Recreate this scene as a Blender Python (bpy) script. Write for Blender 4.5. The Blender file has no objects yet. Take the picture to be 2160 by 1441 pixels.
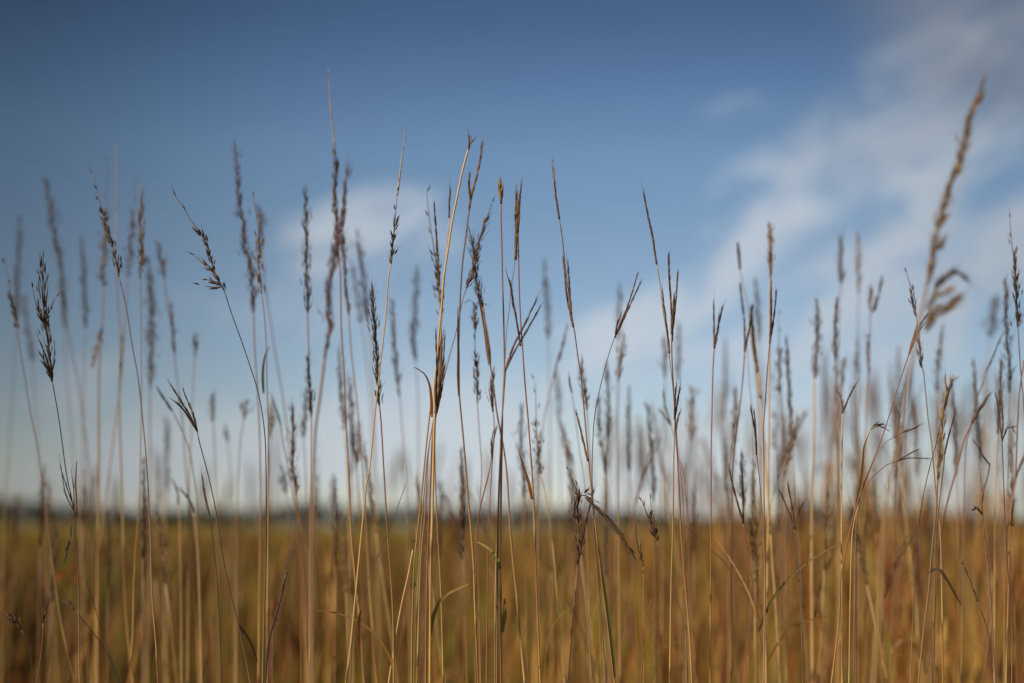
import bpy, math, random
import numpy as np
from mathutils import Vector, Matrix

S = bpy.context.scene
C = S.collection

# ------------------------------------------------------------------ camera, sky, sun
CAM_H = 1.42
FOCUS = 1.10
F_PX = 3000.0                      # focal length in photograph pixels (50 mm on 36 mm)
K_BLUR = 47.0                      # blur disc of infinity in photograph pixels

cam_d = bpy.data.cameras.new('camera'); cam = bpy.data.objects.new('camera', cam_d); C.objects.link(cam)
cam_d.lens = 50; cam_d.sensor_width = 36; cam_d.clip_start = 0.02; cam_d.clip_end = 6000
cam_d.dof.use_dof = True; cam_d.dof.focus_distance = FOCUS * 1.01
cam_d.dof.aperture_fstop = 3.0; cam_d.dof.aperture_blades = 0
cam.location = (0, 0, CAM_H)
PITCH = math.radians(7.45); ROLL = math.radians(0.35)
cam.matrix_world = Matrix.Translation((0, 0, CAM_H)) @ Matrix.Rotation(math.pi / 2 + PITCH, 4, 'X') @ Matrix.Rotation(ROLL, 4, 'Z')
S.camera = cam
CM = cam.matrix_world.to_3x3(); ORG = Vector((0, 0, CAM_H))

SUN_EL, SUN_AZ = 33.0, -118.0      # azimuth from +Y towards +X
sd = bpy.data.lights.new('sun', 'SUN'); sun = bpy.data.objects.new('sun', sd); C.objects.link(sun)
sd.energy = 5.0; sd.angle = math.radians(0.53); sd.color = (1.0, 0.86, 0.66)
el, az = math.radians(SUN_EL), math.radians(SUN_AZ)
sdir = Vector((math.sin(az) * math.cos(el), math.cos(az) * math.cos(el), math.sin(el)))
sun.rotation_euler = sdir.to_track_quat('Z', 'Y').to_euler(); sun.location = (-4, -3, 6)

S.view_settings.view_transform = 'Standard'; S.view_settings.look = 'None'
S.view_settings.gamma = 1; S.view_settings.exposure = -0.08
S.cycles.max_bounces = 6; S.cycles.transparent_max_bounces = 4

W = bpy.data.worlds.new('World'); S.world = W; W.use_nodes = True
nt = W.node_tree; nt.nodes.clear()
def N(t, **kw):
    n = nt.nodes.new(t)
    for k, v in kw.items():
        if k.startswith('i_'): n.inputs[int(k[2:])].default_value = v
        else: setattr(n, k, v)
    return n
def L(a, b): nt.links.new(a, b)
def M(op, a, b=None, c=None, clamp=False):
    n = nt.nodes.new('ShaderNodeMath'); n.operation = op; n.use_clamp = clamp
    for i, v in enumerate((a, b, c)):
        if v is None: continue
        if hasattr(v, 'links'): L(v, n.inputs[i])
        else: n.inputs[i].default_value = v
    return n.outputs[0]
out = N('ShaderNodeOutputWorld'); bg = N('ShaderNodeBackground'); L(bg.outputs[0], out.inputs[0])
bg.inputs[1].default_value = 0.125
sky = N('ShaderNodeTexSky', sky_type='NISHITA', sun_disc=False, sun_elevation=el, sun_rotation=az,
        altitude=300, air_density=1.0, dust_density=0.4, ozone_density=2.5)
tc = N('ShaderNodeTexCoord'); sep = N('ShaderNodeSeparateXYZ'); L(tc.outputs['Generated'], sep.inputs[0])
dx, dy, dz = sep.outputs
# sky a flat distance ahead: u = x/y, v = z/y, for the air in front (north); world fixed
ysafe = M('MAXIMUM', dy, 0.05)
u = M('DIVIDE', dx, ysafe); v = M('DIVIDE', dz, ysafe)
uv = N('ShaderNodeCombineXYZ'); L(u, uv.inputs[0]); L(v, uv.inputs[1])
# deepen the blue with height above the horizon (clear dry autumn air)
ramp = N('ShaderNodeValToRGB'); L(M('MULTIPLY', dz, 2.0), ramp.inputs[0])
SKY_TINT = [(0.0, (1.0, 1.0, 1.0)), (0.06, (1.0, 0.97, 1.0)), (0.15, (0.96, 0.89, 0.91)), (0.387, (0.87, 0.85, 0.84)), (0.516, (0.79, 0.84, 0.85)), (0.60, (0.62, 0.68, 0.74)), (0.687, (0.45, 0.51, 0.58)), (0.85, (0.32, 0.37, 0.45)), (1.0, (0.3, 0.35, 0.45))]
cr = ramp.color_ramp
while len(cr.elements) < len(SKY_TINT): cr.elements.new(0.5)
for e, (p, c) in zip(cr.elements, SKY_TINT): e.position = p; e.color = (*c, 1)
mul = N('ShaderNodeMix', data_type='RGBA', blend_type='MULTIPLY'); mul.inputs[0].default_value = 1
L(sky.outputs[0], mul.inputs[6]); L(ramp.outputs[0], mul.inputs[7])
# lens falloff painted into the sky colour: darker on both sides, most at left
az_r = N('ShaderNodeValToRGB'); L(M('MULTIPLY_ADD', u, 1.0, 0.5, clamp=True), az_r.inputs[0])
AZ = [(0.0, .42), (0.14, .46), (0.27, .74), (0.40, .97), (0.55, 1.0), (0.70, .97), (0.84, .78), (1.0, .70)]
while len(az_r.color_ramp.elements) < len(AZ): az_r.color_ramp.elements.new(0.5)
for e, (p, c) in zip(az_r.color_ramp.elements, AZ): e.position = p; e.color = (c, c, c, 1)
az_r.color_ramp.interpolation = 'B_SPLINE'
mulz = N('ShaderNodeMix', data_type='RGBA', blend_type='MULTIPLY'); mulz.inputs[0].default_value = 1

def noise(scale, detail=6, rough=0.55, sx=1, sy=1, rot=0, dist=0.0, loc=(0, 0, 0)):
    mp = N('ShaderNodeMapping', vector_type='TEXTURE'); L(uv.outputs[0], mp.inputs[0])
    mp.inputs['Rotation'].default_value = (0, 0, rot); mp.inputs['Scale'].default_value = (sx, sy, 1)
    mp.inputs['Location'].default_value = loc
    n = N('ShaderNodeTexNoise'); L(mp.outputs[0], n.inputs['Vector'])
    n.inputs['Scale'].default_value = scale; n.inputs['Detail'].default_value = detail
    n.inputs['Roughness'].default_value = rough; n.inputs['Distortion'].default_value = dist
    return n.outputs['Fac']
wn = N('ShaderNodeTexNoise'); L(uv.outputs[0], wn.inputs['Vector']); wn.inputs['Scale'].default_value = 9; wn.inputs['Detail'].default_value = 4
wv = N('ShaderNodeVectorMath', operation='MULTIPLY_ADD'); L(wn.outputs['Color'], wv.inputs[0])
wv.inputs[1].default_value = (0.05, 0.035, 0); wv.inputs[2].default_value = (-0.025, -0.0175, 0)
wa = N('ShaderNodeVectorMath', operation='ADD'); L(wv.outputs[0], wa.inputs[0]); L(uv.outputs[0], wa.inputs[1])
def PXUV(px, py):
    d = CM @ Vector(((px - 1080) / F_PX, (720.5 - py) / F_PX, -1)); return d.x / d.y, d.z / d.y
def blob(px, py, rx, ry, rot, amp):
    a, b = PXUV(px, py)
    mp = N('ShaderNodeMapping', vector_type='TEXTURE'); L(wa.outputs[0], mp.inputs[0])
    mp.inputs['Location'].default_value = (a, b, 0); mp.inputs['Rotation'].default_value = (0, 0, math.radians(rot))
    mp.inputs['Scale'].default_value = (rx / F_PX, ry / F_PX, 1)
    g = N('ShaderNodeTexGradient', gradient_type='SPHERICAL'); L(mp.outputs[0], g.inputs[0])
    s = N('ShaderNodeMapRange', interpolation_type='SMOOTHERSTEP'); L(g.outputs[1], s.inputs[0]); s.inputs[2].default_value = 0.75
    s.inputs[4].default_value = amp
    return s.outputs[0]
def total(lst):
    t = lst[0]
    for x in lst[1:]: t = M('ADD', t, x)
    return t
CLOUDS = [(740, 445, 330, 95, 4, .60), (700, 530, 230, 100, 0, .45), (840, 510, 230, 100, -8, .35), (640, 640, 420, 120, 0, .22),
          (1430, 620, 520, 110, 38, .60), (1640, 400, 430, 170, 30, .55), (1860, 330, 420, 200, 20, .42), (2060, 160, 420, 260, 20, .45),
          (1950, 560, 560, 170, 8, .55), (1700, 720, 700, 150, 0, .55), (2090, 420, 320, 260, 10, .40), (1570, 215, 130, 50, 5, .22),
          (425, 212, 80, 34, 0, .27), (495, 90, 150, 60, 20, .10), (520, 285, 190, 50, -5, .16), (60, 800, 420, 90, 0, .30),
          (200, 980, 1400, 200, 0, .20), (1500, 960, 1400, 210, 0, .34), (1000, 1040, 1900, 190, 0, .55), (1350, 830, 1200, 260, 0, .30), (1100, 930, 1600, 170, 0, .25)]
blobs = total([blob(*c) for c in CLOUDS])
n1 = noise(15, 8, .62, 3.4, 1, math.radians(38), 0.5)
n2 = noise(28, 8, .65, 2.2, 1, math.radians(25), 0.8)
n3 = noise(5, 4, .5, 1.2, 1, math.radians(-15), 0.2, (3, 1, 0))
raw = M('ADD', M('MULTIPLY', n1, 0.42), M('ADD', M('MULTIPLY', n2, 0.38), M('MULTIPLY', n3, 0.20)))
raw = M('ADD', raw, M('MULTIPLY_ADD', blobs, .12, -.06))
ms = N('ShaderNodeMapRange', interpolation_type='SMOOTHSTEP'); L(raw, ms.inputs[0]); ms.inputs[1].default_value = 0.43; ms.inputs[2].default_value = 0.60; ms.inputs[4].default_value = 0.78
dens = M('MULTIPLY', ms.outputs[0], M('MULTIPLY', blobs, 1.9, clamp=True), clamp=True)
front = N('ShaderNodeMapRange'); L(dy, front.inputs[0]); front.inputs[1].default_value = .05; front.inputs[2].default_value = .4
dens = M('MULTIPLY', dens, front.outputs[0], clamp=True)
mixc = N('ShaderNodeMix', data_type='RGBA'); L(dens, mixc.inputs[0]); L(mul.outputs[2], mixc.inputs[6])
mixc.inputs[7].default_value = (4.9, 5.35, 5.9, 1)
# high grey veil in the upper right
veil = total([blob(2120, 40, 520, 340, -15, .55), blob(1950, 230, 500, 170, 20, .25)])
veil = M('MULTIPLY', veil, M('ADD', M('MULTIPLY', n1, 1.3), 0.25), clamp=True)
veil = M('MULTIPLY', veil, front.outputs[0], clamp=True)
mixv = N('ShaderNodeMix', data_type='RGBA'); L(veil, mixv.inputs[0]); L(mixc.outputs[2], mixv.inputs[6])
mixv.inputs[7].default_value = (2.3, 2.6, 3.1, 1)
L(mixv.outputs[2], mulz.inputs[6]); L(az_r.outputs[0], mulz.inputs[7]); L(mulz.outputs[2], bg.inputs[0])

# ------------------------------------------------------------------ helpers
def mat(name, rough=0.6, trans=0.0, bump=0.0, noise_scale=400, spec=0.3, var=0.35):
    m = bpy.data.materials.new(name); m.use_nodes = True; t = m.node_tree; t.nodes.clear()
    o = t.nodes.new('ShaderNodeOutputMaterial'); p = t.nodes.new('ShaderNodeBsdfPrincipled')
    p.inputs['Roughness'].default_value = rough; p.inputs['Specular IOR Level'].default_value = spec
    a = t.nodes.new('ShaderNodeVertexColor'); a.layer_name = 'Col'
    g = t.nodes.new('ShaderNodeNewGeometry'); n = t.nodes.new('ShaderNodeTexNoise')
    mp = t.nodes.new('ShaderNodeMapping'); mp.inputs['Scale'].default_value = (1, 1, 0.12)
    t.links.new(g.outputs['Position'], mp.inputs[0]); t.links.new(mp.outputs[0], n.inputs['Vector'])
    n.inputs['Scale'].default_value = noise_scale; n.inputs['Detail'].default_value = 3
    r = t.nodes.new('ShaderNodeMapRange'); r.inputs[3].default_value = 1 - var; r.inputs[4].default_value = 1 + var
    t.links.new(n.outputs['Fac'], r.inputs[0])
    x = t.nodes.new('ShaderNodeVectorMath'); x.operation = 'SCALE'
    t.links.new(a.outputs[0], x.inputs[0]); t.links.new(r.outputs[0], x.inputs['Scale'])
    t.links.new(x.outputs[0], p.inputs['Base Color'])
    if trans > 0:
        tr = t.nodes.new('ShaderNodeBsdfTranslucent'); t.links.new(x.outputs[0], tr.inputs[0])
        mx = t.nodes.new('ShaderNodeMixShader'); mx.inputs[0].default_value = trans
        t.links.new(p.outputs[0], mx.inputs[1]); t.links.new(tr.outputs[0], mx.inputs[2]); t.links.new(mx.outputs[0], o.inputs[0])
    else: t.links.new(p.outputs[0], o.inputs[0])
    return m
M_STEM = mat('straw_stem', 0.42, 0.0, spec=0.45)
M_SEED = mat('seed_husk', 0.6, 0.32, noise_scale=900)
M_LEAF = mat('dry_leaf', 0.55, 0.30)
M_FIELD = mat('field_grass', 0.6, 0.28, noise_scale=60, var=.25)
M_WOOD = mat('far_leaves', 0.8, 0.15, noise_scale=0.5, var=.3)

def make_mesh(name, verts, faces, cols, material, smooth=True):
    me = bpy.data.meshes.new(name)
    me.from_pydata(verts, [], faces); me.update()
    ca = me.color_attributes.new('Col', 'FLOAT_COLOR', 'POINT')
    arr = np.ones((len(verts), 4), dtype=np.float32); arr[:, :3] = np.asarray(cols, dtype=np.float32)
    ca.data.foreach_set('color', arr.ravel())
    if smooth: me.polygons.foreach_set('use_smooth', [True] * len(me.polygons))
    me.materials.append(material); return me

class MB:
    def __init__(s): s.v = []; s.f = []; s.c = []
    def tube(s, P, R, Cc, n=6):
        P = [Vector(p) for p in P]; base = len(s.v); ref = Vector((0.31, 1, 0.05)).normalized()
        for i, p in enumerate(P):
            t = (P[min(i + 1, len(P) - 1)] - P[max(i - 1, 0)])
            if t.length < 1e-9: t = Vector((0, 0, 1))
            t.normalize(); a = t.cross(ref).normalized(); b = t.cross(a)
            for k in range(n):
                th = 2 * math.pi * k / n
                s.v.append(p + (a * math.cos(th) + b * math.sin(th)) * R[i]); s.c.append(Cc[i])
        for i in range(len(P) - 1):
            for k in range(n):
                k2 = (k + 1) % n
                s.f.append((base + i * n + k, base + i * n + k2, base + (i + 1) * n + k2, base + (i + 1) * n + k))
        s.f.append(tuple(base + k for k in reversed(range(n)))); s.f.append(tuple(base + (len(P) - 1) * n + k for k in range(n)))
    def husk(s, p, d, ln, w, col, awn=0.0, n=5):
        """one spikelet: a pointed, slightly bellied body, with an optional bristle"""
        d = d.normalized(); a = d.orthogonal().normalized(); b = d.cross(a); base = len(s.v)
        prof = [(0, .25), (.3, .95), (.62, .8), (1, .06)]
        w *= 0.85
        for q, r in prof:
            for k in range(n):
                th = 2 * math.pi * k / n
                s.v.append(p + d * ln * q + (a * math.cos(th) * 1.0 + b * math.sin(th) * .7) * (w * .5 * r))
                f = 0.75 + 0.5 * q; s.c.append((col[0] * f, col[1] * f, col[2] * f))
        for i in range(3):
            for k in range(n):
                k2 = (k + 1) % n
                s.f.append((base + i * n + k, base + i * n + k2, base + (i + 1) * n + k2, base + (i + 1) * n + k))
        if awn > 0:
            e = p + d * ln; tip = e + (d + a * .25).normalized() * awn
            s.tube([e, (e + tip) / 2, tip], [.00016, .00012, .00004], [col] * 3, 3)
    def ribbon(s, P, Wd, Cc, up, fold=0.25):
        P = [Vector(p) for p in P]; base = len(s.v)
        for i, p in enumerate(P):
            t = (P[min(i + 1, len(P) - 1)] - P[max(i - 1, 0)]).normalized()
            a = t.cross(up)
            if a.length < 1e-4: a = t.orthogonal()
            a.normalize(); b = a.cross(t).normalized(); w = Wd[i] / 2
            s.v += [p - a * w + b * w * fold, p, p + a * w + b * w * fold]
            s.c += [Cc[i], tuple(x * 1.15 for x in Cc[i]), Cc[i]]
        for i in range(len(P) - 1):
            q = base + i * 3
            s.f += [(q, q + 1, q + 4, q + 3), (q + 1, q + 2, q + 5, q + 4)]
    def build(s, name, material, parent=None, smooth=True):
        o = bpy.data.objects.new(name, make_mesh(name, s.v, s.f, s.c, material, smooth)); C.objects.link(o)
        if parent: o.parent = parent
        return o

def empty(name, loc, label, cat, group=None):
    o = bpy.data.objects.new(name, None); C.objects.link(o); o.location = loc; o.empty_display_size = 0.05
    o['label'] = label; o['category'] = cat
    if group: o['group'] = group
    return o

PAL = {  # husk colours of each kind of head (diffuse)
    'tan':   [(.42, .28, .14), (.30, .18, .09), (.50, .38, .22), (.20, .12, .07)],
    'brown': [(.15, .085, .05), (.23, .13, .07), (.09, .055, .04), (.32, .20, .11)],
    'rust':  [(.15, .07, .05), (.21, .10, .065), (.10, .045, .04), (.28, .17, .10)],
    'purple': [(.16, .085, .085), (.22, .12, .11), (.11, .06, .065), (.30, .19, .14)],
    'dark':  [(.09, .06, .045), (.13, .085, .06), (.06, .042, .035), (.26, .17, .11)],
    'grey':  [(.22, .165, .125), (.14, .105, .085), (.32, .24, .17), (.10, .075, .06)],
    'pale':  [(.55, .46, .34), (.45, .35, .24), (.62, .54, .42), (.32, .22, .14)],
    'gold':  [(.50, .32, .12), (.38, .23, .09), (.58, .42, .20), (.25, .15, .07)],
}
STEMC = {  # (upper colour, lower colour)
    'tan':   [(.25, .135, .07), (.52, .29, .07)],
    'gold':  [(.56, .38, .17), (.56, .34, .09)],
    'dark':  [(.08, .05, .04), (.28, .14, .055)],
    'rust':  [(.24, .095, .05), (.50, .24, .065)],
    'purple': [(.18, .10, .085), (.46, .25, .07)],
    'pale':  [(.28, .18, .115), (.52, .30, .075)],
    'green': [(.36, .23, .08), (.15, .18, .035)],
    'black': [(.05, .035, .025), (.10, .065, .035)],
}

def cr_spline(pts, step):
    """Catmull-Rom through 2-d points, one sample per 'step' pixels"""
    P = [pts[0]] + list(pts) + [pts[-1]]; outp = []
    for i in range(1, len(P) - 2):
        p0, p1, p2, p3 = P[i - 1], P[i], P[i + 1], P[i + 2]
        n = max(1, int(math.hypot(p2[0] - p1[0], p2[1] - p1[1]) / step))
        for k in range(n):
            t = k / n; t2 = t * t; t3 = t2 * t
            outp.append(tuple(.5 * (2 * b + (c - a) * t + (2 * a - 5 * b + 4 * c - d) * t2 + (-a + 3 * b - 3 * c + d) * t3)
                              for a, b, c, d in zip(p0, p1, p2, p3)))
    outp.append(tuple(pts[-1])); return outp
def to3(px, py, Y):
    d = CM @ Vector(((px - 1080) / F_PX, (720.5 - py) / F_PX, -1)); return ORG + d * (Y / d.y)
def parse(s): return [tuple(float(q) for q in w.split(',')) for w in s.split()]
def depth(b): return FOCUS / (1 - b / K_BLUR)
def lerp(a, b, t): return tuple(x + (y - x) * t for x, y in zip(a, b))

def head_plume(P, pal, w, rng, dens=1.0, awn=0.004, tip_sparse=0.3):
    """panicle hugging its axis: P runs tip -> base"""
    mb = MB(); pal = PAL[pal]; n = len(P)
    L_ = sum((P[i] - P[i + 1]).length for i in range(n - 1))
    mb.tube(P, [.0004 + .0005 * i / n for i in range(n)], [pal[1]] * n, 4)
    clump = [rng.uniform(.45, 1.2) for _ in range(60)]
    cnt = max(10, int(L_ / 0.00062 * dens))
    for k in range(cnt):
        t = (k + rng.random()) / cnt
        prob = min(1, (t / tip_sparse) ** .8 + .12) if t < tip_sparse else 1
        cl = clump[int(t * L_ / .010) % 60]
        if rng.random() > prob * min(1, .45 + cl * .6): continue
        f = t * (n - 1); i = min(int(f), n - 2); p = P[i].lerp(P[i + 1], f - i); ax = (P[i] - P[i + 1]).normalized()
        side = Vector((rng.gauss(0, 1), rng.gauss(0, 1), rng.gauss(0, 1))); side = (side - ax * side.dot(ax)).normalized()
        env = (.35 + .65 * min(1, t / .35)) * (1 if t < .85 else 1 - (t - .85) / .15 * .6) * cl
        off = abs(rng.gauss(0, .5)) * w * .5 * env
        mb.husk(p + side * off, ax + side * rng.uniform(.02, .34), rng.uniform(.0050, .0090), rng.uniform(.0008, .0014) * (.8 + w * 22), rng.choice(pal),
                awn * rng.uniform(1, 2.2) if rng.random() < .25 else 0)
    return mb
def head_sparse(P, pal, w, rng, full_from=.35):
    """nearly shattered head: single seeds on a thin wiry axis, fuller towards its base"""
    mb = MB(); pal = PAL[pal]; n = len(P)
    L_ = sum((P[i] - P[i + 1]).length for i in range(n - 1))
    mb.tube(P, [.00022 + .0005 * i / n for i in range(n)], [PAL['tan'][1]] * n, 4)
    t = 0.0
    while t < 1:
        f = t * (n - 1); i = min(int(f), n - 2); p = P[i].lerp(P[i + 1], f - i); ax = (P[i] - P[i + 1]).normalized()
        m = 1 if t < full_from else rng.choice((2, 3, 4))
        for _ in range(m):
            side = Vector((rng.gauss(0, 1), rng.gauss(0, 1), rng.gauss(0, 1))); side = (side - ax * side.dot(ax)).normalized()
            q = p + side * abs(rng.gauss(0, .4)) * w * .5 * (0.3 + t) + ax * rng.uniform(-.003, .003)
            mb.husk(q, ax + side * rng.uniform(.1, .5), rng.uniform(.0045, .007), rng.uniform(.0014, .0020), rng.choice(pal), .004 if rng.random() < .3 else 0)
        t += (.014 if t < full_from else .0030) * rng.uniform(.6, 1.5) / max(L_, .02)
    return mb
def head_bristle(P, pal, w, rng):
    """bare, pale, toothed upper axis left when the seeds have dropped"""
    mb = MB(); pal = PAL[pal]; n = len(P)
    L_ = sum((P[i] - P[i + 1]).length for i in range(n - 1))
    mb.tube(P, [.0003 + .0005 * i / n for i in range(n)], [pal[0]] * n, 5)
    for k in range(int(L_ / .003)):
        t = rng.random(); f = t * (n - 1); i = min(int(f), n - 2); p = P[i].lerp(P[i + 1], f - i); ax = (P[i] - P[i + 1]).normalized()
        side = Vector((rng.gauss(0, 1), rng.gauss(0, 1), rng.gauss(0, 1))); side = (side - ax * side.dot(ax)).normalized()
        mb.husk(p, ax + side * .28, rng.uniform(.003, .0065), .0006, rng.choice(pal), 0, 3)
    return mb
def raceme(P, pal, rng, w=.0026):
    """finger of a bluestem head: paired spikelets overlapping up the axis. P runs base -> tip"""
    mb = MB(); pal = PAL[pal]; n = len(P)
    L_ = sum((P[i] - P[i + 1]).length for i in range(n - 1))
    mb.tube(P, [max(.00035, w * .26 * (1 - .75 * i / n)) for i in range(n)], [pal[1]] * n, 5)
    cnt = max(6, int(L_ / .0016))
    for k in range(cnt):
        t = .06 + .94 * k / cnt; f = t * (n - 1); i = min(int(f), n - 2); p = P[i].lerp(P[i + 1], f - i); ax = (P[i + 1] - P[i]).normalized()
        side = ax.orthogonal().normalized(); side = Matrix.Rotation(k * 2.6 + rng.uniform(-.5, .5), 3, ax) @ side
        mb.husk(p + side * w * .12, ax + side * rng.uniform(.0, .07), rng.uniform(.006, .0085), w * .42 * (1 - .45 * t), rng.choice(pal), rng.choice((0, 0, 0, 0, .005)))
    return mb

def stem_mesh(P2, Y, base, r_top, r_low, cols, rng, lean, z_stop=0.0, nodes=True):
    """stem from the head down to the ground; P2 in photograph pixels"""
    pts = cr_spline(P2, 16)
    P = [to3(x, y, Y) for x, y in pts]
    # below the frame the stem straightens and goes to the ground
    a, b = P[max(0, len(P) - 8)], P[-1]
    sx = (b.x - a.x) / min(-1e-3, b.z - a.z); sx = max(-.35, min(.35, sx))
    z, x = b.z, b.x
    while z > 0.05:
        z -= .06; x += -.06 * sx; sx *= .93; P.append(Vector((x, Y, max(z, 0))))
    P[-1].z = -0.01
    z0 = P[0].z
    P = [Vector((p.x, p.y + lean * (z0 - p.z) ** 2, p.z)) for p in P]
    node_z = []; q = z0 - rng.uniform(.25, .34)
    while q > .1: node_z.append(q); q -= rng.uniform(.17, .26)
    R, CC = [], []
    c0, c1 = cols; tw = rng.random() * 6
    for i, p in enumerate(P):
        t = min(1, (z0 - p.z) / .55); s_ = t * t * (3 - 2 * t)
        r = r_top + (r_low - r_top) * s_
        k = .5 + .5 * math.sin(p.z * 23 + tw); c = lerp(c0, c1, min(1, s_ * (.75 + .35 * k)))
        for nz in node_z:
            dd = p.z - nz
            if 0 <= dd < .14: r *= 1.14; c = lerp(c, (.56, .40, .16), .55 * (1 - dd / .14))
            if -.07 < dd < 0: c = lerp(c, (.22, .07, .035), .45 * (1 + dd / .07))
            if abs(dd) < .004: r *= 1.25; c = lerp(c, (.10, .05, .03), .7)
        R.append(r); CC.append(c)
    return P, R, CC, base

REG = []   # every tall stalk, for the checks on spacing
def stalk(kind, b, hy, pts, label, pal='tan', stem='tan', w=7, sm=(1.3, 2.4), rac=(), leaf=(), twig=(), dens=1.0, seed=None, name=None, group=None, y_end=None, rw=2.6):
    """kind: plume / sparse / bristle / tf (turkeyfoot) / bare; b: blur in px (sign: minus is nearer than focus); hy: y where the head ends"""
    rng = random.Random(seed if seed is not None else label)
    if abs(b) > 3: b = b * 1.25
    sm = (sm[0] * .70, sm[1] * .62)
    Y = depth(b); P2 = parse(pts)
    if b > 8: w = w * 1.2; sm = (sm[0] * 1.2, sm[1] * 1.2)
    if kind in ('plume', 'sparse') and b != 0: w *= 1.2
    lean = rng.uniform(-.05, .05)
    full = cr_spline(P2, 7)
    hd = [p for p in full if p[1] <= hy] if hy else []
    st = P2 if not hd else [hd[-1]] + [p for p in P2 if p[1] > hy + 2]
    P, R, CC, _ = stem_mesh(st, Y, None, sm[0] / 2000, sm[1] / 2000, STEMC[stem], rng, lean)
    base = Vector((P[-1].x, P[-1].y, 0))
    nm = name or {'plume': 'plume_stalk', 'sparse': 'plume_stalk', 'bristle': 'plume_stalk', 'tf': 'bluestem_stalk', 'bare': 'grass_stalk'}[kind]
    T = empty(nm, base, label, 'grass stalk', group)
    mb = MB(); mb.tube([p - base for p in P], R, CC, 7); mb.build('stem', M_STEM, T)
    def loc3(s, dy=0.0): return [to3(x, y, Y + dy) - base for x, y in cr_spline(s if isinstance(s, list) else parse(s), 7)]
    def flat3(s, amp):      # polylines that also leave the stalk's plane a little
        Q = loc3(s); n = len(Q); return [Vector((q.x, q.y + amp * (i / n) ** 1.3, q.z)) for i, q in enumerate(Q)]
    head = None
    if hd:
        HP = [to3(x, y, Y) - base for x, y in hd]
        if kind == 'plume': head = head_plume(HP, pal, w / 1000, rng, dens).build('seed_head', M_SEED, T)
        elif kind == 'sparse': head = head_sparse(HP, pal, w / 1000, rng).build('seed_head', M_SEED, T)
        elif kind == 'bristle': head_bristle(HP, pal, w / 1000, rng).build('seed_head', M_SEED, T)
        elif kind in ('tf', 'bare'): raceme(HP[::-1], pal, rng, rw / 1000 * (1.2 if b > 7 else 1)).build('raceme', M_SEED, T)
    for i, r in enumerate(rac):
        raceme(flat3(r, rng.uniform(-.02, .02)), pal, rng, rw / 1000 * (1.2 if b > 7 else 1)).build('raceme', M_SEED, T)
    for s_ in twig:
        sp, s2 = s_ if isinstance(s_, tuple) else ('plume', s_)
        Q = flat3(s2, rng.uniform(-.015, .015))[::-1]
        {'thin': lambda: raceme(Q[::-1], pal, rng, .0016), 'plume': lambda: head_plume(Q, pal, w * .6 / 1000, rng, dens * .8), 'sparse': lambda: head_sparse(Q, pal, w * .7 / 1000, rng, .2),
         'bristle': lambda: head_bristle(Q, 'pale', w / 1000, rng)}[sp]().build('side_branch', M_SEED, head or T)
    if not leaf and kind != 'bare' and rng.random() < .09:      # dry blades lower down the stem
        for _ in range(rng.choice((1, 1, 2))):
            zt = rng.uniform(1.15, 1.34); k = min(range(len(P)), key=lambda q: abs(P[q].z - zt)); o = P[k] - base; az_ = rng.uniform(0, 6.28)
            d = Vector((math.cos(az_), .5 * math.sin(az_), 0)); ll = rng.uniform(.05, .12); n = 14; cl = rng.choice(('gold', 'tan', 'green', 'rust', 'dark')); lb = MB()
            bend = rng.uniform(-.1, .8)
            Q = [o + d * ll * (.25 * (i / n) + .6 * (i / n) ** 2) + Vector((0, 0, ll * (1.0 * i / n - bend * .6 * (i / n) ** 2.5))) for i in range(n + 1)]
            lb.ribbon(Q, [.0021 * (.6 + .4 * min(1, i / n * 4)) * (1 - (i / n) ** 2) + .0002 for i in range(n + 1)], [lerp(STEMC[cl][1], STEMC[cl][0], i / n) for i in range(n + 1)], Vector((.3, -1, .25)))
            lb.build('leaf', M_LEAF, T)
    for s_ in leaf:
        s2, wl, cl = s_
        Q = flat3(s2, rng.uniform(-.04, .04)); n = len(Q); c0, c1 = STEMC[cl]
        lb = MB(); lb.ribbon(Q, [wl / 1000 * (.55 + .45 * min(1, i / n * 5)) * (1 - (i / n) ** 2.2) + .0002 for i in range(n)],
                             [lerp(c1, c0, i / n) for i in range(n)], Vector((.3, -1, .25)))
        lb.build('leaf', M_LEAF, T)
    return T

# ------------------------------------------------------------------ ground and far woods
def grid_noise(x, y):
    return (np.sin(x * .031 + 1.3) * np.cos(y * .023 + .4) + .5 * np.sin(x * .083 + y * .061) + .3 * np.sin(x * .21 - y * .17 + 2))
ys = np.concatenate([np.linspace(-60, 0, 5), np.geomspace(2, 5000, 60)]); xs = np.concatenate([-np.geomspace(4000, 2, 28), [0], np.geomspace(2, 4000, 28)])
gv = [(float(x), float(y), 0.0 if y < 60 else float(.25 * grid_noise(np.array(x * .3), np.array(y * .3)) * min(1, (y - 60) / 200))) for y in ys for x in xs]
nx = len(xs); gf = [(j * nx + i, j * nx + i + 1, (j + 1) * nx + i + 1, (j + 1) * nx + i) for j in range(len(ys) - 1) for i in range(nx - 1)]
gm = bpy.data.meshes.new('ground'); gm.from_pydata(gv, [], gf); gm.update()
m = bpy.data.materials.new('prairie_soil'); m.use_nodes = True; t = m.node_tree; p = t.nodes['Principled BSDF']; p.inputs['Roughness'].default_value = .95
g = t.nodes.new('ShaderNodeNewGeometry'); n_ = t.nodes.new('ShaderNodeTexNoise'); n_.inputs['Scale'].default_value = .05; n_.inputs['Detail'].default_value = 12
n_.inputs['Roughness'].default_value = .7
t.links.new(g.outputs['Position'], n_.inputs['Vector']); r_ = t.nodes.new('ShaderNodeValToRGB'); t.links.new(n_.outputs['Fac'], r_.inputs[0])
r_.color_ramp.elements[0].position = .3; r_.color_ramp.elements[0].color = (.28, .20, .045, 1)
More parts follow.
